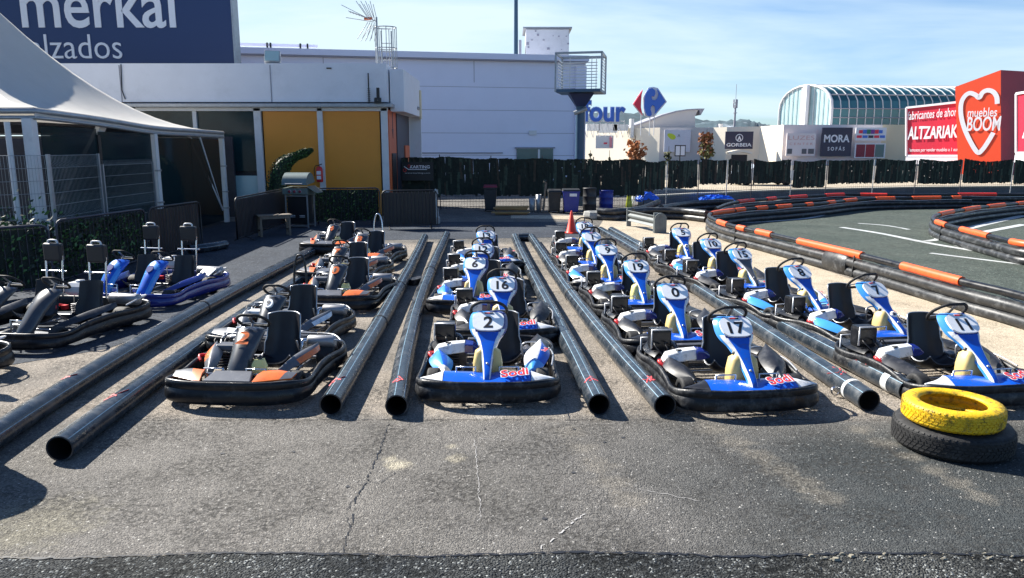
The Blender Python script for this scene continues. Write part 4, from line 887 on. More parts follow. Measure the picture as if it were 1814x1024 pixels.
def shield(parent, face='blue', rim='cyan', stripe='white', edge='navy'):
    rows = [(-.925, .262, .040), (-.905, .300, .042), (-.85, .350, .048), (-.78, .405, .057), (-.70, .465, .072), (-.63, .52, .094), (-.55, .58, .128), (-.50, .622, .170), (-.45, .668, .194), (-.395, .72, .200), (-.345, .768, .194), (-.30, .805, .170), (-.275, .82, .115)]
    rows = [(p.x, p.y, p.z) for p in cr(rows, 2)]; C = 21; g = []
    for (y, z, hw) in rows:
        row = []
        for j in range(C):
            u = (j - (C - 1) / 2) / ((C - 1) / 2)
            e = max(0, abs(u) - .62) / .38; row.append(Vector((u * hw, y + (.07 * e * e + .012 * u * u), z - .015 * e * e)))
        g.append(row)
    NRW = len(rows)
    def fm(i, j):
        u = abs((j + .5 - (C - 1) / 2) / ((C - 1) / 2)); f = i / (NRW - 1)
        if u > .88: return 3 if j > C / 2 else 1
        if f < .60: return 2 if u > .55 else 0
        if f < .66: return 2 if u > .66 else 3
        return 1 if j < C / 2 else 3
    b = MB(); b.slab(g, .012, fm=fm, em=2); o = b.build('front_shield', [face, rim, stripe, edge], parent)
    # number plate lying on the upper shield
    n1 = Vector((0, .135, .105)).normalized()
    Xp = fr((0, -.388, .732), (1, 0, 0), n1); zc = .012
    ol = [(.163 * (abs(cos(a)) ** .55) * (1 if cos(a) > 0 else -1) * (1 - .12 * (sin(a) < 0) * abs(sin(a))), .122 * (abs(sin(a)) ** .6) * (1 if sin(a) > 0 else -1)) for a in [2 * pi * k / 28 for k in range(28)]]
    b = MB(); b.prism(ol, .02, Xp @ TR(0, 0, zc)); pl = b.build('number_plate', 'plate', o)
    b = MB(); b.box((-.012, .104, zc + .002), (.055, .016, .006), 0, Xp); b.box((.032, .104, zc + .002), (.035, .016, .006), 1, Xp); b.build('sponsor_strip', ['red', 'ink'], pl)
    b = MB()
    b.box((0, 0, 0), (.095, .012, .022), 0, TR(0, -.545, .575) @ RX(radians(-50)))
    b.build('vent_slot', 'ink', o)
    for s in (-1, 1): b = MB(); b.lathe([(0.0, .006), (.009, .004), (.009, -.01)], TR(s * .10, -.50, .60) @ RX(radians(40)), 8); b.build('bolt', 'ink', o)
    b = MB(); b.lathe([(0, .006), (.010, .005), (.014, -.004)], TR(0, -.79, .403) @ RX(radians(40)), 10); b.build('bolt', 'trim', o)
    return o, pl, Xp
def digits(parent, s, X, h, m='ink', z=.016, name='race_number', bold=.025):
    b = MB(); vs, fs = TXT(s, bold, 0, 0); ys = [v[1] for v in vs]; xs = [v[0] for v in vs]; k = h / (max(ys) - min(ys))
    b.add([((v[0] - (min(xs) + max(xs)) / 2) * k, (v[1] - (min(ys) + max(ys)) / 2) * k, z) for v in vs], fs, 0, False, X); o = b.build(name, m, parent); return o
def pod(b, P0, P1, rise, wd, tip, m=0, seg=10, C=9, crown=.05, sgn=1, fm=None):
    """leaf shaped side panel: from a low front point P0 back to P1, crowned across"""
    g = []
    for i in range(seg + 1):
        f = i / seg; c = Vector(P0).lerp(Vector(P1), f); c.z = P0[2] + (P1[2] - P0[2]) * f + rise * sin(pi * f) ; w_ = wd * (sin(pi * min(1, .12 + f * .86)) ** .7) * (tip + (1 - tip) * f); row = []
        for j in range(C):
            u = (j - (C - 1) / 2) / ((C - 1) / 2); row.append(Vector((c.x + u * w_, c.y, c.z + crown * (1 - u * u) - .02 * abs(u))))
        g.append(row)
    b.slab(g, .012, m, fm=fm)
def floor(parent, w2=.34):
    b = MB(); b.box((0, -.36, .045), (w2 * 2, .78, .008)); o = b.build('floor_pan', 'steel', parent)
    b = MB()
    for s in (-1, 1): b.tube(cr([(s * .30, -.84, .07), (s * w2, -.6, .07), (s * w2, -.2, .07), (s * .30, .2, .07), (s * .33, .78, .07)], 4), .016, 7); b.tube([(s * .30, -.62, .10), (s * .52, -.60, .13)], .014, 6); b.tube([(s * .3, -.84, .07), (s * .3, -.9, .16), (s * .12, -.93, .2)], .011, 6)
    for y in (-.86, -.1, .3, .76): b.tube([(-.32, y, .068), (.32, y, .068)], .014, 7)
    b.tube([(-.52, .46, .14), (.52, .46, .14)], .02, 8); b.build('chassis_tube', 'steel', o)
    for s in (-1, 1):
        b = MB(); b.tube([(s * .12, -.74, .09), (s * .12, -.72, .345), (s * .31, -.72, .345), (s * .32, -.68, .09)], .0115, 7); b.tube([(s * .12, -.72, .29), (s * .31, -.72, .29)], .008, 6); b.box((s * .2, -.705, .25), (.14, .014, .05)); b.build('pedal', 'chrome', parent)
    return o
def engine(parent, x=-.42, y=.30, cover='white'):
    b = MB(); b.box((x + .03, y, .20), (.24, .26, .20)); b.box((x + .13, y - .02, .30), (.12, .16, .06))
    for k in range(6): b.box((x - .02, y - .17 + .0, .14 + k * .03), (.2, .07, .012))
    b.lathe([(0, .06), (.07, .06), (.075, 0), (.06, -.02)], TR(x - .12, y, .2) @ RY(radians(-90)), 14); e = b.build('engine_block', 'engine', parent, .006)
    b = MB(); b.tube(cr([(x + .1, y + .1, .28), (x + .05, y + .2, .36), (x - .1, y + .24, .36), (x - .16, y + .3, .3)], 4), .026, 8); b.build('exhaust_pipe', 'muff', e)
    b = MB(); b.tube(cr([(x - .19, y - .22, .27), (x - .24, y - .30, .29), (x - .20, y - .36, .25)], 3), .018, 7); b.box((x - .15, y - .27, .26), (.07, .07, .06)); b.build('red_hose', 'red', e)
    b = MB()
    for k in range(3): b = MB(); b.tube(cr([(x - .14 + .1 * k, y - .1, .3), (x - .2 + .12 * k, y + .02, .4), (x + .05 * k, y + .15, .33)], 4), .008, 5); b.build('cable', 'ink', e)
    b = MB(); b.tube([(x - .25, y + .35, .12), (x - .25, y + .35, .38), (x - .1, y + .35, .38)], .012, 6); b.build('bracket', 'trim', e)
    return e
def sodi_text(parent, x, y, z, width, rz=0, tilt=22, sh=.25, y_up=(0, 1, .25)):
    X = TR(x, y, z) @ RZ(rz) @ RX(radians(tilt)) @ RZ(radians(8))
    b = MB(); b.text('Sodi', X, width * 1.05, width * .50, .055, sh); b.build('emblem_outline', 'signwhite', parent)
    b = MB(); b.text('Sodi', X @ TR(0, 0, .003), width, width * .44, .018, sh); b.build('emblem_lettering', 'red', parent)
def race_kart(variant):
    """modern rental kart: variant 'white' has white nose corners and pods, 'dark' black ones, 'grey' a grey lower shield"""
    k = empty('racing_kart', (0, 0, 0), 'x', 'kart')
    b = MB(); ring_bumper(b, HALF); b.build('bumper_ring', 'plastic', k)
    floor(k)
    cw = 'white' if variant == 'white' else 'pod'
    # nose fairing
    C = 15
    def nose(x0, x1, m, name, zlift=0, yb0=-.73, yb1=-.73, C=C):
        g = []
        for i in range(6):
            v = i / 5; row = []
            for j in range(C):
                x = x0 + (x1 - x0) * j / (C - 1); ax_ = abs(x); yf = -.957 + .30 * max(0, (ax_ - .18)) ** 1.9 / (.5 ** 1.9) * .55
                yb = yb0 + (yb1 - yb0) * j / (C - 1); y = yf + (yb - yf) * v
                z = .262 + .040 * sin(v * pi * .62) + .012 * v * (ax_ / .6) + zlift - .02 * (1 - min(1, ax_ / .1)) * v
                row.append(Vector((x, y, z)))
            g.append(row)
        b = MB(); b.slab(g, .014, m=0); return b.build(name, m, k)
    nf_ = nose(-.43, .43, 'blue', 'nose_fairing')
    sodi_text(nf_, .27, -.845, .325, .30, radians(9), 12)
    for s in (-1, 1):
        g = []
        for i in range(6):
            v = i / 5; row = []
            for j in range(7):
                u = j / 6; x = s * (.437 + (.665 - .437) * u); ax_ = abs(x); yf = -.957 + .30 * max(0, (ax_ - .18)) ** 1.9 / (.5 ** 1.9) * .55
                yb = -.73 - .02 * u; yb = yb * (1 - u) + (yf + .02) * u; y = yf + (yb - yf) * v; z = .262 + .050 * sin(v * pi * .62) * (1 - u) ** .7 - .01 * u * v; row.append(Vector((x, y, z)))
            g.append(row if s > 0 else row[::-1])
        b = MB(); b.slab(g, .014); b.build('nose_corner', cw, k)
    sh_, pl, Xp = shield(k, 'grey' if variant == 'grey' else 'blue', 'cyan', 'white', 'navy')
    steering(k, 0, -.15, .80, .19, 42)
    b = MB()
    for s in (-1, 1): b.tube([(s * .05, -.82, .1), (s * .07, -.6, .35), (s * .03, -.38, .66)], .012, 7)
    b.build('shield_stay', 'chrome', k)
    b = MB(); rg = []
    for z, a_, c_ in ((.09, .13, .08), (.12, .155, .10), (.36, .15, .10), (.47, .13, .09), (.51, .08, .05)): rg.append([Vector((a_ * (abs(cos(t)) ** .5) * (1 if cos(t) > 0 else -1), -.585 + c_ * (abs(sin(t)) ** .5) * (1 if sin(t) > 0 else -1), z)) for t in [2 * pi * q / 20 for q in range(20)]])
    b.loft(rg); tk = b.build('fuel_tank', 'tank', k)
    b = MB(); b.lathe([(0, .03), (.028, .03), (.03, 0)], TR(-.07, -.56, .505), 12); b.build('tank_cap', 'ink', tk)
    seat(k, .13, .08, .215, .66)
    # side pods
    gl = ['white', 'blue', 'cyan'] if variant == 'white' else ['pod', 'plastic', 'pod']
    b = MB(); pod(b, (.45, -.52, .20), (.56, .12, .37), .02, .19, .40, fm=lambda i, j: (0 if j < 5 else 1) if i > 2 else 2); rp = b.build('side_pod', gl, k)
    if variant == 'white': sodi_text(rp, .60, -.12, .362, .12, radians(60), 10)
    b = MB(); pod(b, (-.45, -.52, .20), (-.56, .02, .29), .02, .18, .40, fm=lambda i, j: (2 if j > 5 else 1 if j > 3 else 2) if i > 1 else 0); b.build('side_pod', ['pod', 'plastic', 'pod'] if variant != 'white' else ['white', 'blue', 'cyan'], k)
    # engine with white airbox cover
    e = engine(k)
    b = MB(); rg = []
    for x, y0, y1, z0, z1 in ((-.61, 0, .10, .27, .32), (-.57, -.05, .13, .27, .37), (-.42, -.07, .11, .29, .41), (-.27, -.06, .09, .31, .425)):
        rg.append([Vector((x, y0, z0)), Vector((x, y1, z0)), Vector((x, y1 - .03, z1)), Vector((x, y0 + .04, z1 - .01))])
    b.loft(rg, sm=False); cv_ = b.build('engine_cover', 'white', e, .015)
    b = MB(); b.box((-.45, .0, .405), (.06, .02, .012)); b.build('cover_slot', 'ink', cv_)
    b = MB(); rg = []
    for x, y0, y1, z0, z1 in ((-.268, -.06, .09, .30, .42), (-.18, -.04, .08, .30, .41), (-.11, -.01, .06, .31, .36)):
        rg.append([Vector((x, y0, z0)), Vector((x, y1, z0)), Vector((x, y1, z1)), Vector((x, y0, z1 - .02))])
    b.loft(rg, sm=False); b.build('cylinder_cowl', 'navy', e, .012)
    b = MB(); rg = []
    for z, s_ in ((.30, .9), (.34, 1), (.50, 1), (.53, .93)): rg.append([Vector((-.52 + .115 * s_ * a, .46 + .08 * s_ * c, z)) for a, c in ((-1, -1), (1, -1), (1, 1), (-1, 1))])
    b.loft(rg, sm=False); ab = b.build('air_filter_box', 'plasticc', e, .015)
    b = MB(); b.tube([(-.635, .36, .33), (-.635, .36, .535), (-.405, .36, .535)], .011, 6); b.build('filter_bracket', 'trim', ab)
    b = MB(); b.tube(cr([(.66, -.42, .27), (.69, -.1, .30), (.66, .22, .29)], 4), .010, 6); b.tube(cr([(.38, .1, .2), (.36, .1, .36), (.5, .12, .38), (.62, .18, .30)], 4), .010, 6); b.build('side_bar', 'trim', k)
    # black rear deck pieces over the wheels
    for s in (-1, 1):
        b = MB(); pod(b, (s * .58, .25, .28), (s * .55, .80, .28), .01, .12, .9, crown=.03, seg=6); b.build('wheel_guard', 'plasticc', k)
    b = MB(); b.box((.02, .70, .22), (.6, .10, .12)); b.box((.44, .30, .19), (.2, .28, .12)); b.tube([(.42, .52, .2), (.42, .14, .22)], .05, 8); b.build('battery_box', 'engine', k, .012)
    for s in (-1, 1): wheel(k, s * .555, -.56, .142, .13); wheel(k, s * .555, .47, .148, .19)
    return k
def orange_kart(accent='orange', hoop=False):
    k = empty('black_kart', (0, 0, 0), 'x', 'kart')
    b = MB(); ring_bumper(b, [(x, y, z + (.02 if y < -.5 else 0)) for x, y, z in HALF], seed=4); b.build('bumper_ring', 'plasticc', k)
    floor(k)
    # rounded column fairing
    rows = [(-.80, .17, .115, .08), (-.78, .25, .118, .09), (-.72, .36, .112, .09), (-.62, .46, .115, .09), (-.50, .56, .135, .085), (-.40, .63, .145, .07), (-.33, .665, .13, .05), (-.29, .672, .08, .025)]
    rows = cr([Vector((r_[0], r_[1], r_[2])) for r_ in rows], 2); g = []
    for q in rows:
        row = []
        for j in range(15):
            a = -100 + 200 * j / 14; row.append(Vector((q.z * sin(radians(a)), q.x + .10 * (1 - cos(radians(a))), q.y - .03 * (1 - cos(radians(a))))))
        g.append(row)
    b = MB(); b.slab(g, .012); sh_ = b.build('column_fairing', 'grey2', k)
    b = MB()
    for y, z in ((-.345, .672), (-.365, .662)): b.tube([(-.09, y + .008, z - .012), (-.05, y - .002, z + .002), (.05, y - .002, z + .002), (.09, y + .008, z - .012)], .004, 5)
    b.build('fairing_stripe', 'trim', sh_)
    for x, y, z in ((-.05, -.785, .27), (.05, -.785, .27)): b = MB(); b.lathe([(0, .008), (.012, .005), (.014, -.004)], TR(x, y - .004, z) @ RX(radians(72)), 10); b.build('bolt', 'trim', sh_)
    # nose: centre box and coloured corner wedges
    b = MB(); b.loft([[Vector((s * w_, -.93, z)) for s, z in ((-1, .20), (1, .20), (1, .285), (-1, .285))] if i == 0 else [Vector((s * w_, -.74, z)) for s, z in ((-1, .2), (1, .2), (1, .33), (-1, .33))] for i, w_ in enumerate((.24, .19))], sm=False); b.build('nose_box', 'grey', k, .012)
    for s in (-1, 1):
        yo = -.02
        P_ = [(s * .26, -.945, .285), (s * .34, -.93, .287), (s * .60, -.80, .285), (s * .62, -.70, .31), (s * .44, -.70, .335), (s * .30, -.74, .335)]
        c_ = [Vector(p) for p in P_]
        g = [[c_[0], c_[1].lerp(c_[0], .5), c_[1], c_[2].lerp(c_[1], .4), c_[2]], [(c_[0] + c_[5]) / 2 + Vector((0, 0, .02)), (c_[0] + c_[5] + c_[1] + c_[4]) / 4 + Vector((0, 0, .025)), (c_[1] + c_[4]) / 2 + Vector((0, 0, .02)), (c_[2] + c_[4]) / 2 + Vector((0, 0, .012)), (c_[2] + c_[3]) / 2], [c_[5], c_[5].lerp(c_[4], .5), c_[4], c_[4].lerp(c_[3], .5), c_[3]]]
        if s < 0: g = [r[::-1] for r in g]
        b = MB(); b.slab(g, .02, fm=lambda i, j: (0 if (j < 3) == (s > 0) else 1) if s > 0 else (0 if j >= 2 else 1)); b.build('nose_wedge', [accent, 'grey'], k)
    b = MB(); rg = []
    for z, a_, c_ in ((.16, .075, .05), (.19, .08, .055), (.34, .075, .055), (.41, .045, .04)): rg.append([Vector((.20 + a_ * x, -.66 + c_ * y + (z - .16) * .3, z)) for x, y in ((-1, -1), (1, -1), (1, 1), (-1, 1))])
    b.loft(rg, sm=False); tk = b.build('fuel_tank', 'tank2', k, .018)
    b = MB(); b.lathe([(0, .035), (.024, .035), (.026, 0)], TR(.20, -.58, .41), 10); b.tube([(.11, -.735, .21), (.29, -.735, .21)], .012, 6); b.tube([(.165, -.725, .15), (.15, -.68, .42)], .007, 5); b.build('tank_strap', 'ink', tk)
    seat(k, .10, .10, .21, .66)
    steering(k, -.02, -.17, .70, .165, 38)
    for s in (-1, 1):
        b = MB(); pod(b, (s * .34, -.62, .22), (s * .57, .12, .36), .03, .14, .25, crown=.045, seg=12, fm=lambda i, j: 0 if (j * s > 4 * s + 1) and i > 4 else 1); b.build('side_pod', [accent, 'grey'], k)
    e = engine(k, -.44, .22)
    b = MB(); b.box((-.42, .05, .36), (.22, .16, .07)); b.box((-.30, .18, .40), (.2, .12, .05)); b.build('tank_top_box', 'grey' if accent == 'orange' else 'white', e, .02)
    X = TR(.40, .46, .33) @ RY(radians(90)); b = MB(); b.lathe([(.0, -.06), (.06, -.06), (.07, -.04), (.072, .24), (.06, .26), (.0, .262)], X, 18); mf = b.build('muffler', 'muff', k)
    b = MB(); b.tube(cr([(.34, .46, .33), (.28, .44, .33), (.26, .40, .25), (.1, .40, .2)], 4), .03, 8); b.build('exhaust_bend', 'chrome', mf); b = MB(); b.tube(cr([(.66, .40, .36), (.74, .42, .35), (.75, .5, .28)], 4), .009, 6); b.build('side_bar', 'trim', mf)
    b = MB()
    b.tube(cr([(-.62, .3, .3), (-.66, .5, .36), (-.5, .8, .36), (.1, .86, .32), (.5, .82, .32), (.68, .6, .3)], 5), .012, 6); b.box((0, .72, .2), (.7, .1, .12)); b.tube([(.34, .5, .18), (.34, .2, .22), (.3, .2, .4)], .012, 6)
    b.build('rear_frame', 'steel', k)
    if hoop:
        b = MB(); b.tube(cr([(-.09, .5, .3), (-.085, .54, .8), (-.05, .56, 1.02), (0, .56, 1.06), (.05, .56, 1.02), (.085, .54, .8), (.09, .5, .3)], 5) if hoop == 1 else cr([(.0, .5, .3), (.0, .54, .8), (.04, .56, 1.0), (.09, .56, 1.04), (.14, .56, 1.0), (.19, .54, .8), (.2, .5, .3)], 5), .016, 8); b.build('roll_hoop', 'chrome' if hoop == 2 else 'ink', k)
    for s in (-1, 1): wheel(k, s * .555, -.56, .142, .13); wheel(k, s * .555, .47, .148, .19)
    return k
def tandem_kart(colour):
    k = empty('two_seater_kart', (0, 0, 0), 'x', 'kart'); bl = colour == 'blue'
    half = [(0, -1.05, .26), (.4, -1.04, .26), (.72, -.98, .255), (.88, -.82, .23), (.90, -.6, .22), (.87, -.3, .26), (.87, .2, .28), (.88, .55, .26), (.88, .85, .27), (.76, 1.02, .29), (.4, 1.08, .29), (0, 1.08, .29)]
    b = MB(); ring_bumper(b, half, seed=6); b.build('bumper_ring', 'navy' if bl else 'plasticc', k)
    floor(k, .6)
    for s in (-1, 1):
        cx = s * .36
        rows = [(-.86, .16, .10), (-.84, .25, .11), (-.72, .38, .115), (-.60, .50, .13), (-.48, .60, .15), (-.38, .66, .15), (-.31, .69, .11)]
        rows = cr([Vector(r_) for r_ in rows], 3); g = []
        for q in rows: g.append([Vector((cx + q.z * sin(radians(a)), q.x + .10 * (1 - cos(radians(a))), q.y - .03 * (1 - cos(radians(a))))) for a in [-100 + 200 * j / 14 for j in range(15)]])
        nr = len(rows)
        fm = (lambda i, j: 0 if (i < nr * .55 and 4 < j < 10) else (1 if (i + j) % 30 < 22 else 0)) if bl else (lambda i, j: 0)
        b = MB(); b.slab(g, .012, fm=fm); cf = b.build('column_fairing', ['blue', 'cyan'] if bl else ['grey2', 'grey2'], k)
        if bl:
            X = TR(cx, -.53, .575) @ RX(radians(42)); b = MB(); b.prism([(.055 * cos(a), .075 * sin(a)) for a in [2 * pi * q / 20 for q in range(20)]], .02, X @ TR(0, 0, .02)); b.build('fairing_badge', 'navy', cf)
        seat(k, cx, .12, .22, .66, False)
        steering(k, cx, -.19, .735, .165, 38)
        b = MB(); b.tube([(cx - .13, .52, .4), (cx - .14, .58, .98)], .014, 7); b.tube([(cx + .13, .52, .4), (cx + .14, .58, .98)], .014, 7); b.tube([(cx - .22, .56, .76), (cx + .2, .56, .76)], .012, 6); hp_ = b.build('headrest_frame', 'chrome', k)
        b = MB(); b.box((cx, .58, 1.03), (.30, .09, .26)); b.build('headrest', 'fabric', hp_, .03)
        b = MB(); b.tube(cr([(cx - .08, .58, 1.155), (cx - .06, .58, 1.20), (cx + .06, .58, 1.20), (cx + .08, .58, 1.155)], 4), .013, 6); b.build('grab_handle', 'whitem', hp_)
        b = MB(); pod(b, (s * .62, -.60, .22), (s * .74, .4, .34), .02, .15, .35, crown=.04, seg=12); b.build('side_pod', 'navy' if bl else 'pod', k)
        wheel(k, s * .70, -.60, .13, .13); wheel(k, s * .72, .55, .14, .2)
    b = MB(); rg = []
    for z, q in ((.42, .8), (.47, 1), (.55, 1), (.60, .7)): rg.append([Vector((-.0 + .2 * q * x, .62 + .12 * q * y, z)) for x, y in ((-1, -1), (1, -1), (1, 1), (-1, 1))])
    b.loft(rg, sm=False); et = b.build('fuel_tank', 'whitem', k, .03)
    b = MB(); b.lathe([(0, .03), (.06, .03), (.065, 0)], TR(.0, .62, .60), 12); b.build('tank_cap', 'trim', et)
    e = engine(k, 0, .72)
    b = MB(); b.lathe([(.0, -.08), (.07, -.08), (.08, -.06), (.08, .36), (.07, .38), (0, .385)], TR(.48, .72, .36) @ RY(radians(90)), 18)
    mf = b.build('muffler', 'muff', k)
    if bl:
        b = MB()
        for q in range(5): b.beam((.56 + .05 * q, .40, .30), (.62 + .05 * q, .60, .42), .02, .02)
        b.build('pod_grille', 'whitem', k)
    b = MB(); b.tube(cr([(.5, 1.0, .3), (.8, .95, .38), (.88, .7, .38), (.86, .45, .33)], 4), .012, 6); b.build('rear_bar', 'trim', k)
    return k
PROT = {}
for nm, fn in (('white', lambda: race_kart('white')), ('dark', lambda: race_kart('dark')), ('grey', lambda: race_kart('grey')), ('or', lambda: orange_kart('orange')), ('wh', lambda: orange_kart('white', 1)), ('orh', lambda: orange_kart('orange', 2)), ('tb', lambda: tandem_kart('black')), ('tu', lambda: tandem_kart('blue'))):
    PROT[nm] = [fn(), False]
for o in list(COL.objects):
    if o.parent: KIDS.setdefault(o.parent.name, []).append(o)
def place(kind, x, y, yaw, label, group):
    p, used = PROT[kind]
    o = dup(p) if used else p; PROT[kind][1] = True
    o.location = (x, y, 0); o.rotation_euler = (0, 0, yaw); o['label'] = label; o['category'] = 'kart'; o['group'] = group
    return o
def kidnamed(o, nm):
    for c in KIDS.get(o.name, []):
        if c.name.split('.')[0] == nm: return c
        r = kidnamed(c, nm)
        if r: return r
PX = fr((0, -.388, .732), (1, 0, 0), Vector((0, .135, .105)).normalized())
def setm(o, part, which, mats_):
    c = [x for x in KIDS.get(o.name, []) if x.name.split('.')[0] == part][which]
    for i, m_ in enumerate(mats_): c.material_slots[i].link = 'OBJECT'; c.material_slots[i].material = M[m_]
def race(kind, num, px, py, bx, by, label, group, shift=(0, 0), dy=None):
    P_ = G(px, py, .74); B_ = G(bx, by, .28) if bx else None
    a = 0.0 if not bx else math.asin(max(-.55, min(.55, (B_.x - P_.x) / .36)))
    if dy is not None: a = radians(dy)
    x = P_.x - .375 * sin(a) + shift[0]; y = P_.y + .375 * cos(a) + shift[1]
    o = place(kind, x, y, a, label, group)
    pl = kidnamed(o, 'number_plate')
    digits(pl, num, PX @ TR(0, -.015, 0), .150, z=.014, name='race_number')
    if num in ('7', '5'):
        sh = kidnamed(o, 'front_shield'); X = TR(0, -.70, .478) @ RX(radians(37)); b = MB(); b.lathe([(0, .016), (.042, .014), (.044, 0)], X, 20); e_ = b.build('round_emblem', 'plate', sh)
        b = MB(); b.lathe([(0, .020), (.026, .018), (.027, .0)], X, 16); b.build('emblem_centre', 'signink', e_)
    if num in ('8', '10'): setm(o, 'side_pod', 1, ['cyan', 'blue', 'cyan'])
    if num == '11': setm(o, 'nose_corner', 0, ['white'])
    if num in ('16', '5'): setm(o, 'nose_corner', 1, ['white'])
    if num in ('12', '19'): setm(o, 'fuel_tank', 0, ['tank2'])
    if num in ('13', '9'): setm(o, 'side_pod', 0, ['pod', 'plastic', 'cyan'])
    if num in ('1', '0', '7'): setm(o, 'side_pod', 0, ['pod', 'grey', 'pod'])
    return o
GB, GC, GD = 'blue karts parked in the middle lane', 'blue karts parked in the lane right of the middle', 'blue karts parked in the right-hand lane by the track'
race('white', '2', 865, 568, 0, 0, 'blue and white kart with plate number 2, at the front of the middle lane', GB, dy=0)
race('dark', '16', 890, 503, 0, 0, 'blue kart with plate number 16, second from the front in the middle lane', GB, dy=2)
race('white', '6', 842, 466, 0, 0, 'blue and white kart with plate number 6, third from the front in the middle lane', GB, dy=-5)
race('dark', '12', 856, 440, 0, 0, 'blue kart with plate number 12, fourth from the front in the middle lane', GB, dy=4)
race('white', '13', 862, 415, 0, 0, 'blue kart with plate number 13, rearmost of the middle lane', GB, dy=8, shift=(0, -.1))
race('dark', '17', 1303, 578, 0, 0, 'blue kart with black corners and plate number 17, front of the lane right of middle', GC, dy=6)
race('dark', '0', 1195, 516, 0, 0, 'blue kart with plate number 0, second from the front in the lane right of middle', GC, dy=4)
race('dark', '19', 1131, 472, 0, 0, 'blue kart with plate number 19, third from the front in the lane right of middle', GC, dy=5, shift=(0, .05))
race('white', '9', 1076, 442, 0, 0, 'blue kart with plate number 9, fourth from the front in the lane right of middle', GC, dy=3)
race('dark', '1', 1050, 420, 0, 0, 'blue kart with plate number 1, second from the rear, near the orange cone', GC, dy=5, shift=(0, .1))
race('dark', '18', 1040, 404, 0, 0, 'blue kart with plate number 18, rearmost of its lane, right beside the orange cone', GC, dy=0, shift=(0, .5))
race('dark', '11', 1714, 576, 0, 0, 'blue kart with plate number 11, directly behind the yellow tyre', GD, dy=8, shift=(0, .1))
race('white', '7', 1560, 516, 0, 0, 'blue kart with plate number 7, second from the front beside the track barrier', GD, dy=19, shift=(0, .15))
race('white', '8', 1417, 481, 0, 0, 'blue kart with plate number 8 and blue side pod, third by the track', GD, dy=16)
race('grey', '15', 1316, 450, 0, 0, 'kart with a dark grey lower shield and plate number 15, beside the track', GD, dy=14, shift=(0, .05))
race('dark', '10', 1262, 431, 0, 0, 'blue kart with plate number 10, second from the rear beside the track', GD, dy=10)
race('dark', '5', 1209, 411, 0, 0, 'blue kart with plate number 5, rearmost of the lane beside the track', GD, dy=4, shift=(0, 0))
# older black and orange karts
GO = 'older black karts parked in the left lane between pipes'
XN = fr((0.0, -.468, .588), (1, 0, 0), Vector((0, .12, .095)).normalized())
def old(kind, num, px, py, dy, label, badge=False, shift=(0, 0)):
    P_ = G(px, py, .585); a = radians(dy); o = place(kind, P_.x - .46 * sin(a) + shift[0] - (.05 if badge else .10), P_.y + .46 * cos(a) + shift[1], a, label, GO)
    cf = kidnamed(o, 'column_fairing')
    if badge:
        b = MB(); b.prism([(.055 * cos(t), .07 * sin(t)) for t in [2 * pi * q / 18 for q in range(18)]], .03, XN @ TR(0, 0, .022)); b.build('badge', 'plate', cf); digits(cf, num, XN, .08, 'ink', .026)
    else:
        # the digits wrap round the curved fairing
        b = MB(); vs, fs = TXT(num, .03, 0, 0); ys = [v[1] for v in vs]; xs = [v[0] for v in vs]; k = .16 / (max(ys) - min(ys))
        b.add([((v[0] - (min(xs) + max(xs)) / 2) * k * 1.25, (v[1] - (min(ys) + max(ys)) / 2) * k, .020 - 2.6 * ((v[0] - (min(xs) + max(xs)) / 2) * k) ** 2) for v in vs], fs, 0, False, XN); b.build('race_number', 'orange', cf)
    return o
old('or', '2', 450, 600, -4, 'black kart with orange wedges and an orange number 2, front of the left lane')
old('wh', '9', 484, 539, -7, 'black kart with a white round number badge, second from the front in the left lane', True)
old('or', '0', 608, 478, -6, 'black and orange kart third in the left lane, with a yellow tank', shift=(0, -.1))
old('or', '7', 606, 447, -10, 'black and orange kart fourth in the left lane, half hidden')
old('orh', '8', 645, 424, -8, 'black and orange kart with a tall chrome hoop at the back of the left lane')
old('or', '4', 628, 407, -8, 'black kart at the far end of the left lane, mostly hidden', shift=(-.5, .2))
GT = 'two seater karts parked at the far left'
place('tb', -6.35, 10.05, radians(-12), 'black two seater kart with two headrests, left of the long pipes', GT)
place('tu', -6.1, 12.55, radians(-10), 'blue two seater kart with light blue fairings behind the black one', GT)
place('tb', -6.75, 7.55, radians(-10), 'black two seater kart cut off by the left edge, only its muffler side in view', GT)
# ------------------------------------------------------------------ long pipes between the lanes
PR = .108
def ringpipe(b, P, r, n=36, stripes=(75, 195, 330), m=0, ms=1, mi=2, th=.012, ends=(True, True)):
    A = [2 * pi * j / n for j in range(n)]
    for s in stripes: A += [radians(s), radians(s + 3.2)]
    A = sorted(set(round(a % (2 * pi), 5) for a in A)); SR = [round(radians(s) % (2 * pi), 5) for s in stripes]
    am = [ms if A[j] in SR else m for j in range(len(A))]
    b.tube(P, r, m=m, cap=False, angs=A, am=am)
    b.tube(P, r - th, 24, m=mi, cap=False)
    for e, q in ((P[0], P[1]), (P[-1], P[-2])):
        e = Vector(e); q = Vector(q); d = (q - e).normalized(); up = Vector((0, 0, 1)); nn = (up - d * up.dot(d)).normalized(); bn = d.cross(nn); v = []
        for j in range(24):
            a = 2 * pi * j / 24; u = nn * cos(a) + bn * sin(a); v += [e + u * r, e + u * (r - th)]
        b.add(v, [(2 * j, 2 * j + 1, (2 * j + 3) % 48, (2 * j + 2) % 48) for j in range(24)], m)
LP = 'long black pipes laid between the kart lanes'
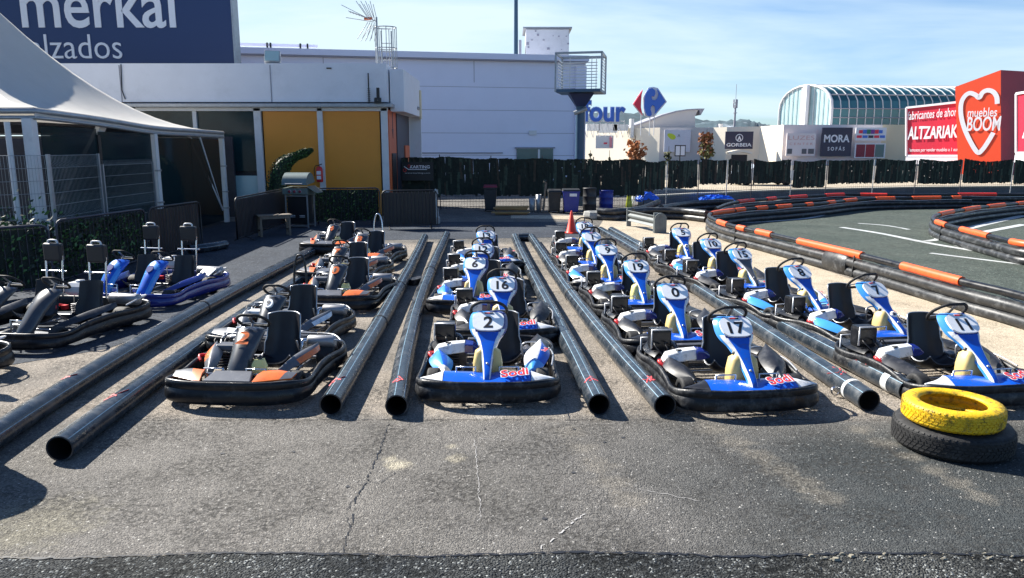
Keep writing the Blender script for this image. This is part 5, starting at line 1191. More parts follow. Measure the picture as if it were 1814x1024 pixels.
def paint_strokes(parent, P, r, strokes):
    """strokes: lists of (distance along pipe, angle) on the pipe's skin"""
    b = MB(); 
    def at(s, ang):
        d = 0
        for i in range(len(P) - 1):
            l = (P[i + 1] - P[i]).length
            if d + l >= s: break
            d += l
        c = P[i].lerp(P[i + 1], (s - d) / l); t = (P[i + 1] - P[i]).normalized(); nn = (Vector((0, 0, 1)) - t * t.z).normalized(); bn = t.cross(nn); a = radians(ang); return c + (nn * cos(a) + bn * sin(a)) * (r + .0015)
    for st in strokes: b.tube([at(s, a) for s, a in st], .012, 5, flat=.25)
    b.build('red_marking', 'redmark', parent)
def pipe(pix, label, marks=None, stripes=(75, 195, 330), z=PR, tape=None, n=5, joints=()):
    P = [G(x, y, z) for x, y in pix]; import numpy as np
    cf = np.polyfit([p.y for p in P], [p.x for p in P], 3); Y0, Y1 = P[0].y, P[-1].y
    P = [Vector((float(np.polyval(cf, Y0 + (Y1 - Y0) * t / 20)), Y0 + (Y1 - Y0) * t / 20, z)) for t in range(21)]; o0 = Vector((P[0].x, P[0].y, 0)); P = [p - o0 for p in P]
    rr = random.Random(len(label)); 
    for i in range(1, len(P) - 1): P[i] += Vector((rr.uniform(-1, 1) * .003, 0, 0))
    o = empty('long_pipe', o0, label, 'pipe', LP)
    b = MB(); ringpipe(b, P, PR, stripes=stripes); b.build('pipe_body', ['pipe', 'stripe', 'pipein'], o)
    if marks is not None: 
        q1, q2, q3 = rr.uniform(.7, 1.25), rr.uniform(.7, 1.3), rr.uniform(-12, 12); rn = rr.sample(RUNES, rr.choice((3, 4, 4)))
        paint_strokes(o, P, PR, [[(marks + a * q1 + rr.uniform(-.015, .015), b_ * q2 + q3) for a, b_ in st] for st in rn])
    if tape:
        for tt in tape:
            t = (P[1] - P[0]).normalized(); b = MB(); b.tube([t * tt + P[0], t * (tt + .05) + P[0]], PR + .004, 28); b.build('tape_band', 'tape', o)
    for jn in joints:
        i = min(range(len(P)), key=lambda i: abs((P[i] - P[0]).length - jn)); i = max(1, min(i, len(P) - 2)); t = (P[i + 1] - P[i - 1]).normalized()
        b = MB(); b.tube([P[i] - t * .02, P[i] + t * .02], PR + .006, 28); b.build('joint_ring', 'pipein', o)
    return o
RUNES = [[(0, -45), (.10, -15), (.04, 12)], [(.16, -50), (.02, -20), (.12, 10), (.2, 22)], [(.06, 25), (.2, -8)], [(-.03, -20), (.07, 8)], [(.1, -35), (.12, -10)]]
pipe([(-40, 800), (140, 665), (300, 580), (420, 519), (500, 468), (585, 428)], 'outermost long black pipe on the left, its near end out of the photo', 1.62, (60, 200, 310), joints=(5.5,))
pipe([(106, 795), (250, 686), (400, 583), (520, 502), (600, 456), (652, 426)], 'long black pipe left of the orange number 2 kart, its open end nearest the camera', .95, (40, 200, 330), joints=(6.0,))
pipe([(587, 717), (625, 650), (665, 585), (700, 525), (728, 470), (752, 421)], 'long black pipe just right of the black and orange karts', .42, (20, 340, 180), joints=(3.6, 6.1))
pipe([(704, 719), (710, 660), (727, 590), (748, 520), (770, 462), (791, 416)], 'long black pipe just left of the middle lane of blue karts', .42, (350, 40, 180), joints=(8.0,))
pipe([(1060, 717), (1027, 645), (994, 585), (962, 525), (935, 470), (912, 420)], 'long black pipe just right of the middle lane of blue karts', .42, (0, 325, 180), joints=(7.3,))
pipe([(1176, 718), (1121, 650), (1068, 597), (1018, 530), (975, 470), (942, 421)], 'long black pipe at the foot of number 17 kart on its left side', .42, (350, 320, 180), joints=(5.3,))
pipe([(1541, 710), (1440, 645), (1355, 589), (1268, 531), (1165, 468), (1064, 408)], 'long black pipe with a taped end and clamp, right of number 17 kart', .55, (20, 320, 180), tape=(.30,))
pipe([(1612, 692), (1520, 647), (1440, 606), (1345, 553), (1188, 468), (1083, 408)], 'long black pipe with a taped end that runs behind the yellow tyre', .65, (25, 315, 180), tape=(.22, .27))
# short cross pipe joining two rows at the back, stray pipe by the clubhouse
def loose(pix, label, z=PR, r=PR, name='short_pipe'):
    P = [G(x, y, z) for x, y in pix]; o0 = Vector((P[0].x, P[0].y, 0)); b = MB(); ringpipe(b, cr([p - o0 for p in P], 3), r); o = b.build(name, ['pipe', 'stripe', 'pipein'], None, 0, o0); return tag(o, label, 'pipe')
loose([(919, 420), (937, 420)], 'short black pipe bridging two long pipes behind the middle lane')
loose([(335, 442), (372, 438), (399, 433)], 'short black pipe lying alone in the shade behind the blue two seater')
b = MB(); P = [G(738, 500, .03), G(752, 487, .05)]; o0 = P[0] * 1; o0.z = 0
b.box((0, 0, .06), (.2, .42, .11), 0, RZ(radians(-30))); b.tube([(.1, -.1, .11), (.28, -.12, .13)], .012, 6); tag(b.build('rubber_block', 'plastic', None, .02, o0), 'black rubber block lying against the pipe beside kart number 6', 'block')
# clamp on the taped pipe
q = G(1505, 693, .05); b = MB()
for k in range(3): b.tube([(.0 + .06 * k, -.04 - .03 * k, .05), (.03 + .06 * k, -.10 - .03 * k, .015), (.07 + .06 * k, -.06 - .03 * k, .015)], .012, 6)
b.lathe([(.035, -.01), (.05, 0), (.035, .01)], TR(-.10, .03, .06) @ RX(radians(70)), 14); b.box((.02, -.05, .03), (.12, .03, .02))
tag(b.build('pipe_clamp', 'chrome', None, 0, (q.x - .06, q.y - .06, .002)), 'small bright metal clamp beside the taped pipe end', 'clamp')
# ------------------------------------------------------------------ tyres
def tyre(name, loc, R, r_in, H, m, label, tread=60, rz=0, tilt=(0, 0), parent=None):
    o = empty(name, loc, label, 'tyre'); o.rotation_euler = (tilt[0], tilt[1], rz)
    prof = [(r_in, H * .22), (r_in - .004, H * .15), (r_in + .012, H * .06), (r_in + (R - r_in) * .45, -.002), (R * .955, H * .07), (R * .992, H * .16), (R, H * .3), (R, H * .7), (R * .992, H * .84), (R * .955, H * .93), (r_in + (R - r_in) * .45, H + .002), (r_in + .012, H * .94), (r_in - .004, H * .85), (r_in, H * .78), (r_in + .03, H * .74), (R - .035, H * .66), (R - .03, H * .34), (r_in + .03, H * .26)]
    b = MB(); b.lathe(prof, None, 72, closed=True); b.build('carcass', m, o)
    b = MB(); gr = [(.20, .30), (.33, .43), (.46, .54), (.57, .67), (.70, .80)]
    for row, (h0, h1) in enumerate(gr):
        for k in range(tread):
            a0 = 2 * pi * (k + (.5 if row % 2 else 0)) / tread; a1 = a0 + 2 * pi / tread * .80; sk = .03 * (1 if row < 2 else -1 if row > 2 else 0); vs = []
            Ro = R + .006 - (.004 if row in (0, 4) else 0)
            for rr_ in (R - .004, Ro):
                for (a, h) in ((a0, h0), (a1, h0), (a1 + sk, h1), (a0 + sk, h1)): vs.append((rr_ * cos(a), rr_ * sin(a), h * H))
            b.add(vs, [(4, 5, 6, 7), (0, 1, 5, 4), (1, 2, 6, 5), (2, 3, 7, 6), (3, 0, 4, 7)])
    for k in range(tread):
        a0 = 2 * pi * k / tread; a1 = a0 + 2 * pi / tread * .6
        for hh, sg_ in ((.86, 1), (.14, -1)): vs = [((R * .992 + .004) * cos(a0), (R * .992 + .004) * sin(a0), H * hh), ((R * .992 + .004) * cos(a1), (R * .992 + .004) * sin(a1), H * hh), ((R * .965 + .004) * cos(a1), (R * .965 + .004) * sin(a1), H * (hh + .06 * sg_)), ((R * .965 + .004) * cos(a0), (R * .965 + .004) * sin(a0), H * (hh + .06 * sg_))]; b.add(vs, [(0, 1, 2, 3)])
    b.build('tread', m, o); return o
tl = G(1705, 790, .0); tcx = G(1703, 768, .10)
tyre('car_tyre', (3.76, 6.08, 0), .46, .26, .225, 'rubber', 'black car tyre lying flat under the yellow one', rz=.2)
ty = G(1697, 715, .30)
tyre('car_tyre', (3.73, 6.06, .226), .385, .255, .185, 'yellow', 'yellow painted tyre on top of the black car tyre', 54, rz=.5)
for k_, w_ in enumerate(('bottom', 'second from the bottom', 'second from the top', 'topmost')): tyre('car_tyre', (-4.63 + .01 * k_, 5.62, .222 * k_), .34, .19, .215, 'rubber', 'black tyre, %s of a stack of four beyond the left edge' % w_, rz=.3 * k_)
# ------------------------------------------------------------------ track barriers
def barrier(path, label, sleeves, levels=(.09, .27), top=.47, r=.095, rt=.062, mslv='orangew', lamp=False, zt=.47, tie=(), ytag=(), n=6):
    P = cr([G(x, y, zt) for x, y in path], n); o0 = Vector((P[0].x, P[0].y, 0)); P = [Vector((p.x, p.y, 0)) - o0 for p in P]
    o = empty('track_barrier', o0, label, 'barrier', 'tube barriers round the race track')
    cum = [0]
    for i in range(1, len(P)): cum.append(cum[-1] + (P[i] - P[i - 1]).length)
    def side(i, off): t = (P[min(i + 1, len(P) - 1)] - P[max(i - 1, 0)]).normalized(); return Vector((t.y, -t.x, 0)) * off
    for k, z in enumerate(levels):
        for off in ((0,) if z > .15 else (0,)):
            b = MB(); b.tube([p + Vector((0, 0, z)) + side(i, off) for i, p in enumerate(P)], r, 14); b.build('stacked_tube', 'btube', o)
    b = MB(); b.tube([p + Vector((0, 0, zt - .02)) for p in P], rt, 12); b.build('top_tube', 'plasticc', o)
    for (i0, i1) in sleeves: # by photo x/y of both ends
        a = min(range(len(P)), key=lambda i: (P[i] + o0 - G(*i0, zt) * 1).xy.length); c = min(range(len(P)), key=lambda i: (P[i] + o0 - G(*i1, zt)).xy.length)
        qa, qc = G(*i0, zt) - o0, G(*i1, zt) - o0; qa.z = qc.z = 0
        if a > c: a, c = c, a; qa, qc = qc, qa
        mid = [p for p in P[a:c + 1] if (p - qa).dot(qc - qa) > 0 and (p - qc).dot(qa - qc) > 0]
        # stay on the barrier line
        def proj(q, i):
            best = None
            for j in range(max(0, i - 2), min(len(P) - 1, i + 2)):
                d = P[j + 1] - P[j]; t = max(0, min(1, (q - P[j]).dot(d) / d.length_squared)); c_ = P[j] + d * t
                if best is None or (c_ - q).length < (best - q).length: best = c_
            return best
        pts = [proj(qa, a)] + mid + [proj(qc, c)]
        pts = [p for i, p in enumerate(pts) if i == 0 or (p - pts[i - 1]).length > .03]
        if len(pts) < 2: continue
        b = MB(); b.tube([p + Vector((0, 0, zt - .015)) for p in pts], rt + .016, 12); b.build('coloured_sleeve', mslv, o)
    b = MB(); d = 0; s = 1.2
    while s < cum[-1]:
        i = next(j for j in range(len(cum)) if cum[j] >= s); t = (P[i] - P[i - 1]).normalized(); b.beam(P[i] + Vector((0, 0, .02)) + side(i, -.085), P[i] + Vector((0, 0, zt - .02)) + side(i, -.06), .04, .02, up=t); s += 5.2
    b.build('strap', 'btube', o)
    b = MB(); b.tube([p + Vector((0, 0, .37 + .02 * sin(i * .9))) + side(i, .075) for i, p in enumerate(P)], .009, 5); b.build('white_cord', 'tape', o)
    for tp in ytag:
        q = G(*tp, .22) - o0; i = min(range(len(P)), key=lambda i: (P[i] - q).xy.length); t = (P[min(i + 1, len(P) - 1)] - P[i - 1]).normalized(); X = fr(P[i] + side(i, .098) + Vector((0, 0, .27)), t, (0, 0, 1)); b = MB(); b.box((0, 0, 0), (.16, .08, .01), 0, X); b.build('yellow_label', 'yellow', o)
    for tp in tie:
        q = G(*tp, .2) - o0; i = min(range(len(P)), key=lambda i: (P[i] - q).xy.length); t = (P[min(i + 1, len(P) - 1)] - P[i - 1]).normalized(); X = fr(P[i], t, (0, 0, 1))
        b = MB(); rg = []
        for u, k in ((-.42, .86), (-.38, 1), (-.1, 1.08), (.1, 1.02), (.38, 1), (.42, .86)): rg.append([X @ Vector((u, .2 + .215 * k * sin(a), .125 * k * cos(a))) for a in [2 * pi * q_ / 14 for q_ in range(14)]])
        b.loft(rg); b.build('wrapped_joint', 'btube', o)
    return o
S1 = [((1272, 392), (1290, 397)), ((1306, 402), (1316, 405)), ((1346, 409), (1364, 415)), ((1418, 426), (1526, 452)), ((1601, 470), (1704, 497)), ((1840, 530), (1900, 548)),
      ((1262, 378), (1296, 372)), ((1306, 372), (1318, 370)), ((1336, 368), (1360, 367)), ((1378, 366), (1402, 364)), ((1430, 362), (1440, 361)), ((1461, 358), (1477, 357)), ((1494, 355), (1518, 353)), ((1549, 351), (1579, 350)), ((1615, 350), (1661, 349)), ((1683, 349), (1700, 349))]
barrier([(2050, 600), (1940, 560), (1814, 523), (1700, 496), (1600, 470), (1520, 450), (1420, 427), (1355, 412), (1300, 400), (1268, 390), (1256, 382), (1268, 376), (1330, 369), (1400, 364), (1460, 359), (1530, 352), (1620, 350), (1720, 349)], 'long track barrier of black tubes with orange sleeves curving round beside the right-hand karts', S1, tie=((1510, 465),), ytag=((1646, 510),))
barrier([(2000, 455), (1900, 440), (1814, 431), (1765, 420), (1712, 407), (1668, 395), (1653, 387), (1664, 379), (1712, 370), (1760, 364), (1814, 359), (1900, 353)], 'hairpin track barrier of black tubes with orange sleeves at the far right', [((1658, 392), (1680, 398)), ((1707, 405), (1754, 417)), ((1801, 427), (1830, 433)), ((1664, 379), (1688, 374)), ((1709, 371), (1736, 367)), ((1748, 365), (1778, 362)), ((1802, 360), (1820, 358))], ytag=((1775, 428),))
barrier([(1268, 369), (1300, 358), (1360, 352), (1430, 347), (1500, 344), (1600, 345), (1700, 344), (1814, 344), (1950, 344)], 'farthest straight track barrier with red sleeves below the screened fence', [((1310, 357), (1334, 354)), ((1356, 352), (1376, 351)), ((1398, 349), (1427, 347)), ((1459, 345), (1494, 344)), ((1524, 344), (1568, 344)), ((1697, 344), (1765, 344))], mslv='redw')
# white cable guard rail block and dark curved barrier left of the hairpin
def dark_barrier(path, label, z=.45, r=.11, m='btube', lv=(.11, .32)):
    P = cr([G(x, y, z) for x, y in path], 5); o0 = Vector((P[0].x, P[0].y, 0)); o = empty('tube_barrier', o0, label, 'barrier', 'plain black tube barriers')
    for l in lv: b = MB(); b.tube([Vector((p.x - o0.x, p.y - o0.y, l)) for p in P], r, 12); b.build('stacked_tube', m, o)
    return o
dark_barrier([(1122, 368), (1160, 366), (1210, 367), (1252, 371)], 'plain black tube barrier between the guard rail and the orange sleeved hairpin')
dark_barrier([(1060, 367), (1100, 368), (1140, 362), (1166, 352)], 'plain black curved tube barrier under the blue tarpaulin')
dark_barrier([(1172, 362), (1220, 355), (1270, 352), (1300, 352)], 'plain black tube barrier under the farther blue tarpaulin')
q = G(1114, 401); gr_ = empty('guard_rail', q, 'short grey corrugated guard rail with a rounded end behind number 5 kart', 'guard rail')
e = G(1162, 413) - q
b = MB(); d = e.normalized(); g = []
for i in range(2):
    g.append([])
    for k in range(13): z = .18 + .34 * k / 12; off = .035 * cos(k / 12 * 4 * pi); nn = Vector((d.y, -d.x, 0)); g[-1].append((Vector((0, 0, 0)) if i == 0 else e) + nn * off + Vector((0, 0, z)))
b.slab(g, .02, sm=True); b.build('corrugated_beam', 'railg', gr_)
b = MB(); b.box((0, .06, .3), (.14, .1, .6)); b.build('post', 'railg', gr_); b = MB(); b.box((e.x, e.y + .08, .3), (.14, .1, .6)); b.build('post', 'railg', gr_)
b = MB(); ar = [(-.18 * cos(a), .42 + .18 * sin(a)) for a in [pi * k / 10 for k in range(11)]]; b.prism([(-.18, 0)] + ar[0:] + [(.18, 0)], .12, fr((e.x + .12, e.y - .05, 0), (1, 0, 0), (0, 0, 1))); b.build('rounded_end', 'railg', gr_)
# ------------------------------------------------------------------ screened fence at the back
fnc = [(700, 372), (780, 372), (870, 371), (960, 371), (1050, 370), (1140, 368), (1180, 366), (1236, 362), (1286, 360), (1330, 357), (1400, 354), (1462, 352), (1545, 350), (1620, 348), (1700, 347), (1790, 346), (1880, 345), (1980, 345)]
fp = [G(*p) for p in fnc]; F0 = fp[0]
topy = [281, 279, 281, 281, 283, 284, 284, 281, 282, 282, 283, 283, 281, 282, 282, 283, 283, 283]
boty = [348, 345, 346, 347, 347, 336, 334, 326, 326, 325, 332, 325, 324, 325, 324, 325, 325, 325]
fe = empty('screened_fence', F0, 'long fence screened with dark green heather brush in front of the warehouse and car park', 'fence')
rr = random.Random(11)
for i in range(len(fp) - 1):
    a, c = fp[i] - F0, fp[i + 1] - F0; d = (c - a); Lf = d.length; d.normalize(); nrm = Vector((d.y, -d.x, 0))
    zt0 = CAMH - fp[i].y * tan(atan((topy[i] - 512) / FPX) + PITCH); zt1 = CAMH - fp[i + 1].y * tan(atan((topy[i + 1] - 512) / FPX) + PITCH)
    zb0 = CAMH - fp[i].y * tan(atan((boty[i] - 512) / FPX) + PITCH); zb1 = CAMH - fp[i].y * tan(atan((boty[i] - 512) / FPX) + PITCH)
    right = i >= 5; b = MB(); cells = max(10, int(Lf / .055)); gap = .10 if right else -.02
    thin = i in (3, 10, 13, 14)
    for k in range(cells):
        u = gap + (Lf - 2 * gap) * k / cells; f = u / Lf; zt_ = zt0 + (zt1 - zt0) * f + rr.gauss(0, .010) + .03 * sin(u * 2.3 + i) + (-.09 * sin(pi * f) if right else 0); z = zb0 + rr.uniform(-.05, .04)
        lean = rr.uniform(-.06, .06); wd_ = rr.uniform(.09, .13)
        # strands overlap; short breaks let the light through
        while z < zt_:
            h = rr.uniform(.25, 1.5); e = min(zt_, z + h); p0 = a + d * u + nrm * rr.uniform(-.02, .02); p1 = a + d * (u + lean * (e - z)) + nrm * rr.uniform(-.02, .02)
            w2 = d * wd_ / 2; v0 = Vector((0, 0, z)); v1 = Vector((0, 0, e)); t_ = nrm * .012
            b.add([p0 - w2 + v0, p0 + w2 + v0, p1 + w2 + v1, p1 - w2 + v1, p0 - w2 * .6 + v0 - t_, p0 + w2 * .6 + v0 - t_, p1 + w2 * .6 + v1 - t_, p1 - w2 * .6 + v1 - t_], [(0, 1, 2, 3), (7, 6, 5, 4), (0, 4, 5, 1), (3, 2, 6, 7)], rr.choice((1, 1, 2)) if rr.random() < (.4 if right else .18) else 0)
            z = e + (rr.uniform(.01, .07) if rr.random() < (.6 if thin else .3 if right else .08) else -.02)
        for q_ in range(1):
            s = rr.uniform(.01, .025); p = a + d * (u + rr.uniform(-.05, .05)) + Vector((0, 0, zt_ - rr.uniform(0, .05))) ; b.add([p, p + d * s, p + d * s * .5 + Vector((rr.uniform(-.03, .03), 0, s * 1.6))], [(0, 1, 2)], 0)
    b.build('heather_screen', ['brush', 'brush2', 'brush3'], fe)
    b = MB(); b.box((a.x, a.y + .06, (zt0 + .12 if not right else zt0 - .05) / 2), (.035, .035, zt0 + (.12 if not right else -.05))); b.build('fence_post', 'galv' if i in (6, 8, 10, 12, 15) else 'darkpanel', fe)
    # welded mesh below the brush
    b = MB()
    for zz_ in (.06, .12, .34, .56): b.tube([a + Vector((0, .02, zz_)), c + Vector((0, .02, zz_))], .010, 4)
    nv = int(Lf / .12)
    for k in range(nv): p = a.lerp(c, k / nv) + Vector((0, .02, 0)); b.tube([p + Vector((0, 0, .02)), p + Vector((0, 0, .75))], .005, 3)
    b.build('mesh_wire', 'darkpanel', fe)
    # light low wall / panel behind the track stretch
b = MB(); p0, p1 = G(1150, 352), G(1980, 337)
kw = empty('low_wall', Vector((p0.x, p0.y + .8, 0)), 'low grey concrete wall behind the mesh of the far fence', 'wall')
b = MB(); pts_ = [G(x, y) + Vector((0, 1.0, 0)) for x, y in fnc[5:]]; o0 = Vector((p0.x, p0.y + .8, 0))
for i in range(len(pts_) - 1): a, c = pts_[i] - o0, pts_[i + 1] - o0; b.beam(a + Vector((0, 0, .19)), c + Vector((0, 0, .19)), .25, .38)
b.build('wall_body', mat('low_wall_paint', (.07, .10, .14), .6, var=.3, scale=2), kw)
b = MB()
for i in range(len(pts_) - 1): a, c = pts_[i] - o0, pts_[i + 1] - o0; b.beam(a + Vector((0, 0, .42)), c + Vector((0, 0, .42)), .28, .07)
b.build('wall_coping', 'concrete', kw)
# banner on the fence
q = V(711, 287, G(740, 372).y - .25); c = V(768, 320, q.y); bn = empty('banner', (q.x, q.y, c.z), 'black banner reading KARTING fixed on the fence right of the clubhouse', 'banner')
W_, H_ = c.x - q.x, q.z - c.z
b = MB(); b.box((W_ / 2, 0, H_ / 2), (W_, .02, H_)); b.build('cloth', 'ink', bn)
X = fr((W_ * .58, -.02, H_ * .74), (1, 0, 0), (0, 0, 1)); b = MB(); b.text('KARTING', X, W_ * .62, H_ * .17, .02); b.build('lettering', 'signwhite', bn)
X = fr((W_ * .5, -.02, H_ * .40), (1, 0, 0), (0, 0, 1)); b = MB(); b.text('www.karting.com', X, W_ * .8, H_ * .09, .0); b.build('lettering', 'tape', bn)
b = MB(); b.tube([(W_ * .08, -.02, H_ * .76), (W_ * .22, -.02, H_ * .6), (W_ * .8, -.02, H_ * .6)], .018, 5); b.tube([(W_ * .10 + .06 * cos(a), -.02, H_ * .56 + .06 * sin(a)) for a in [2 * pi * k / 10 for k in range(10)]], .015, 5, closed=True, m=1); b.tube([(W_ * .24 + .05 * cos(a), -.02, H_ * .78 + .05 * sin(a)) for a in [2 * pi * k / 10 for k in range(10)]], .012, 5, closed=True, m=1); b.build('emblem', ['signwhite', 'red'], bn)
# parked car beyond the fence
q = V(1350, 330, 52); car = empty('parked_car', (q.x, 52, 0), 'silver car parked beyond the fence, seen only in the gap under the screens', 'car')
prof = [(-2.1, .35), (-2.15, .7), (-1.9, .95), (-1.2, 1.02), (-.6, 1.42), (.7, 1.46), (1.45, 1.05), (2.05, .98), (2.15, .6), (2.1, .35)]
b = MB(); b.loft([[(x, -.85, z) for x, z in prof], [(x * .99, -.8 if True else 0, z) for x, z in prof], [(x * .99, .8, z) for x, z in prof], [(x, .85, z) for x, z in prof]], sm=False); b.build('body', 'carp', car, .05)
b = MB()
b.add([(-.95, -.87, 1.02), (-.5, -.86, 1.36), (.62, -.86, 1.4), (1.2, -.87, 1.05)], [(0, 3, 2, 1)]); b.build('side_window', 'dglass', car)
for x in (-1.35, 1.35):
    for y in (-.8, .8): b = MB(); b.lathe([(.0, -.1), (.2, -.1), (.31, -.09), (.32, 0), (.31, .09), (0, .1)], TR(x, y, .32) @ RX(pi / 2), 18); b.build('wheel', 'rubber', car)
# ------------------------------------------------------------------ things along the back fence
def bin_(px0, px1, pyt, pyb, m, lid, label, name='wheelie_bin', tag_=None, round_=False):
    q = G((px0 + px1) / 2, pyb); D = q.y; W_ = V(px1, pyb, D).x - V(px0, pyb, D).x; H_ = V(px0, pyt, D).z; o = empty(name, (q.x, D + .3, 0), label, 'bin')
    if round_:
        b = MB(); b.lathe([(0, 0), (W_ * .46, 0), (W_ * .48, .04), (W_ * .48, H_ * .33), (W_ * .5, H_ * .35), (W_ * .48, H_ * .37), (W_ * .48, H_ * .66), (W_ * .5, H_ * .68), (W_ * .48, H_ * .7), (W_ * .48, H_ - .03), (W_ * .5, H_)], None, 24); b.build('drum_body', m, o)
        b = MB(); b.lathe([(0, 0), (W_ * .5, 0), (W_ * .5, .03), (0, .04)], TR(0, 0, H_), 24); b.build('lid', lid, o)
    else:
        b = MB(); rg = []
        for z, s in ((.08, .78), (.12, .82), (H_ * .86, .97), (H_ * .88, 1.02), (H_ * .93, 1.02)): rg.append([Vector((W_ / 2 * s * x, .3 * s * y, z)) for x, y in ((-1, -1), (1, -1), (1, 1), (-1, 1))])
        b.loft(rg, sm=False); b.build('bin_body', m, o, .015)
        b = MB(); b.loft([[Vector((W_ / 2 * 1.05 * x, .33 * y, H_ * .93 + .003)) for x, y in ((-1, -1), (1, -1), (1, 1), (-1, 1))], [Vector((W_ / 2 * 1.0 * x, .3 * y, H_ * .99 + (.03 if y > 0 else 0))) for x, y in ((-1, -1), (1, -1), (1, 1), (-1, 1))]], sm=False); b.build('lid', lid, o, .015)
        b = MB(); b.tube([(-W_ * .45, .36, H_ * .95), (W_ * .45, .36, H_ * .95)], .018, 6); b.build('handle', 'ink', o)
        for s in (-1, 1): b = MB(); b.lathe([(0, -.03), (.09, -.03), (.1, 0), (.09, .03), (0, .03)], TR(s * W_ * .38, .27, .1) @ RY(pi / 2), 12); b.build('wheel', 'rubber', o)
    if tag_: b = MB(); b.box((W_ * .1, -.3 * .99 - .0, H_ * .78), (W_ * .42, .012, H_ * .12)); b.build('paper_label', 'signwhite', o)
    return o
bin_(857, 880, 329, 376, 'bink', 'binr', 'dark bin with a dull red lid by the fence, left of the planks')
bin_(971, 994, 337, 378, 'bink', 'bink', 'black bin left of the blue bin with the white label')
bin_(997, 1027, 336, 379, 'binb', 'bink', 'blue bin with a white paper label and dark lid', tag_=True)
bin_(1033, 1058, 335, 377, 'bink', 'bink', 'black round bin between the blue bin and the blue drum', 'drum_bin', round_=True)
bin_(1062, 1088, 339, 374, 'binb', 'binb', 'plain blue drum right of the bins', 'drum_bin', round_=True)
bin_(1138, 1160, 333, 362, 'bink', 'bink', 'small black drum behind the blue tarpaulin', 'drum_bin', round_=True)
q = G(908, 381); pk_ = empty('plank_stack', q, 'low stack of pale wooden planks on the ground before the fence', 'planks')
rr = random.Random(8)
for k in range(6):
    b = MB(); b.box((rr.uniform(-.08, .08), rr.uniform(-.08, .1), .05 + .055 * k), (1.35 + rr.uniform(-.15, .1), .28, .045), 0, RZ(rr.uniform(-.05, .05))); b.build('plank', 'wood' if k != 2 else 'woodd', pk_)
q = G(947, 376); bk = empty('metal_cans', q, 'pair of dented grey buckets beside the planks', 'buckets')
for x, r, h in ((-.1, .13, .55), (.16, .11, .7)): b = MB(); b.lathe([(0, 0), (r * .8, 0), (r, h), (r * .92, h), (r * .75, .04)], TR(x, 0, 0), 16); b.build('bucket', 'galv', bk)
q = G(962, 377); b = MB(); b.beam((0, 0, 0), (.12, .25, 1.15), .07, .05); b.beam((.12, .25, 1.15), (.02, .25, 1.2), .1, .05); tag(b.build('wooden_prop', 'woodd', None, 0, q), 'brown wooden prop leaning against the fence left of the bins', 'post')
q = G(1054, 389); b = MB(); b.lathe([(.18, .02), (.34, 0), (.40, .05), (.41, .14), (.38, .27), (.2, .28), (.18, .2)], None, 9, sm=False); tag(b.build('concrete_block_ring', 'concrete', None, .02, (q.x, q.y + .25, 0)), 'grey concrete ring on the ground before the blue drum', 'block')
q = G(1012, 413); cn_ = empty('traffic_cone', q, 'bright orange traffic cone behind kart number 18', 'cone')
h = V(1010, 373, q.y).z; b = MB(); b.lathe([(.17, .03), (.15, .05), (.025, h - .02), (.012, h)], None, 20); b.build('cone_body', 'cone', cn_); b = MB(); b.lathe([(.0, .0), (.24, 0), (.24, .03), (.17, .035)], None, 4, sm=False); b.build('base', 'cone', cn_)
q = G(1114, 367); b = MB()
for s in (-1, 1): b.loft([[(-.13, s * .16, 0), (.13, s * .16, 0), (.13, s * .13, 0), (-.13, s * .13, 0)], [(-.05, s * .015, .75), (.05, s * .015, .75), (.05, s * .0, .75), (-.05, s * .0, .75)]], sm=False)
tag(b.build('floor_sign', 'yellowp', None, 0, q), 'narrow yellow folding floor sign by the blue tarpaulin', 'sign')
def lumps(px, py, sx, sy, h, m, label, name, seed):
    q = G(px, py); rr = random.Random(seed); g = []
    for i in range(15):
        row = []
        for j in range(15):
            u, v = (i - 7) / 7, (j - 7) / 7; d = max(0, 1 - (u * u * .8 + v * v * .8)) ** .6
            row.append(Vector((v * sx, u * sy, .01 + h * d * (.55 + .6 * rr.random()))))
        g.append(row)
    b = MB(); b.slab(g, .006, sm=False); return tag(b.build(name, m, None, 0, (q.x, q.y, .0)), label, name.replace('_', ' '))
o = lumps(1146, 367, .5, .3, .38, 'tarp', 'crumpled bright blue tarpaulin on the curved black barrier', 'blue_tarpaulin', 3); o.location.z = .25
o = lumps(1268, 361, .8, .3, .25, 'tarp', 'crumpled blue tarpaulin lying behind the track hairpin', 'blue_tarpaulin', 4); o.location.z = .15
o = lumps(1128, 364, .35, .3, .6, 'tape', 'white plastic sheet bundled beside the blue tarpaulin', 'plastic_sheet', 5); o.location.z = .1
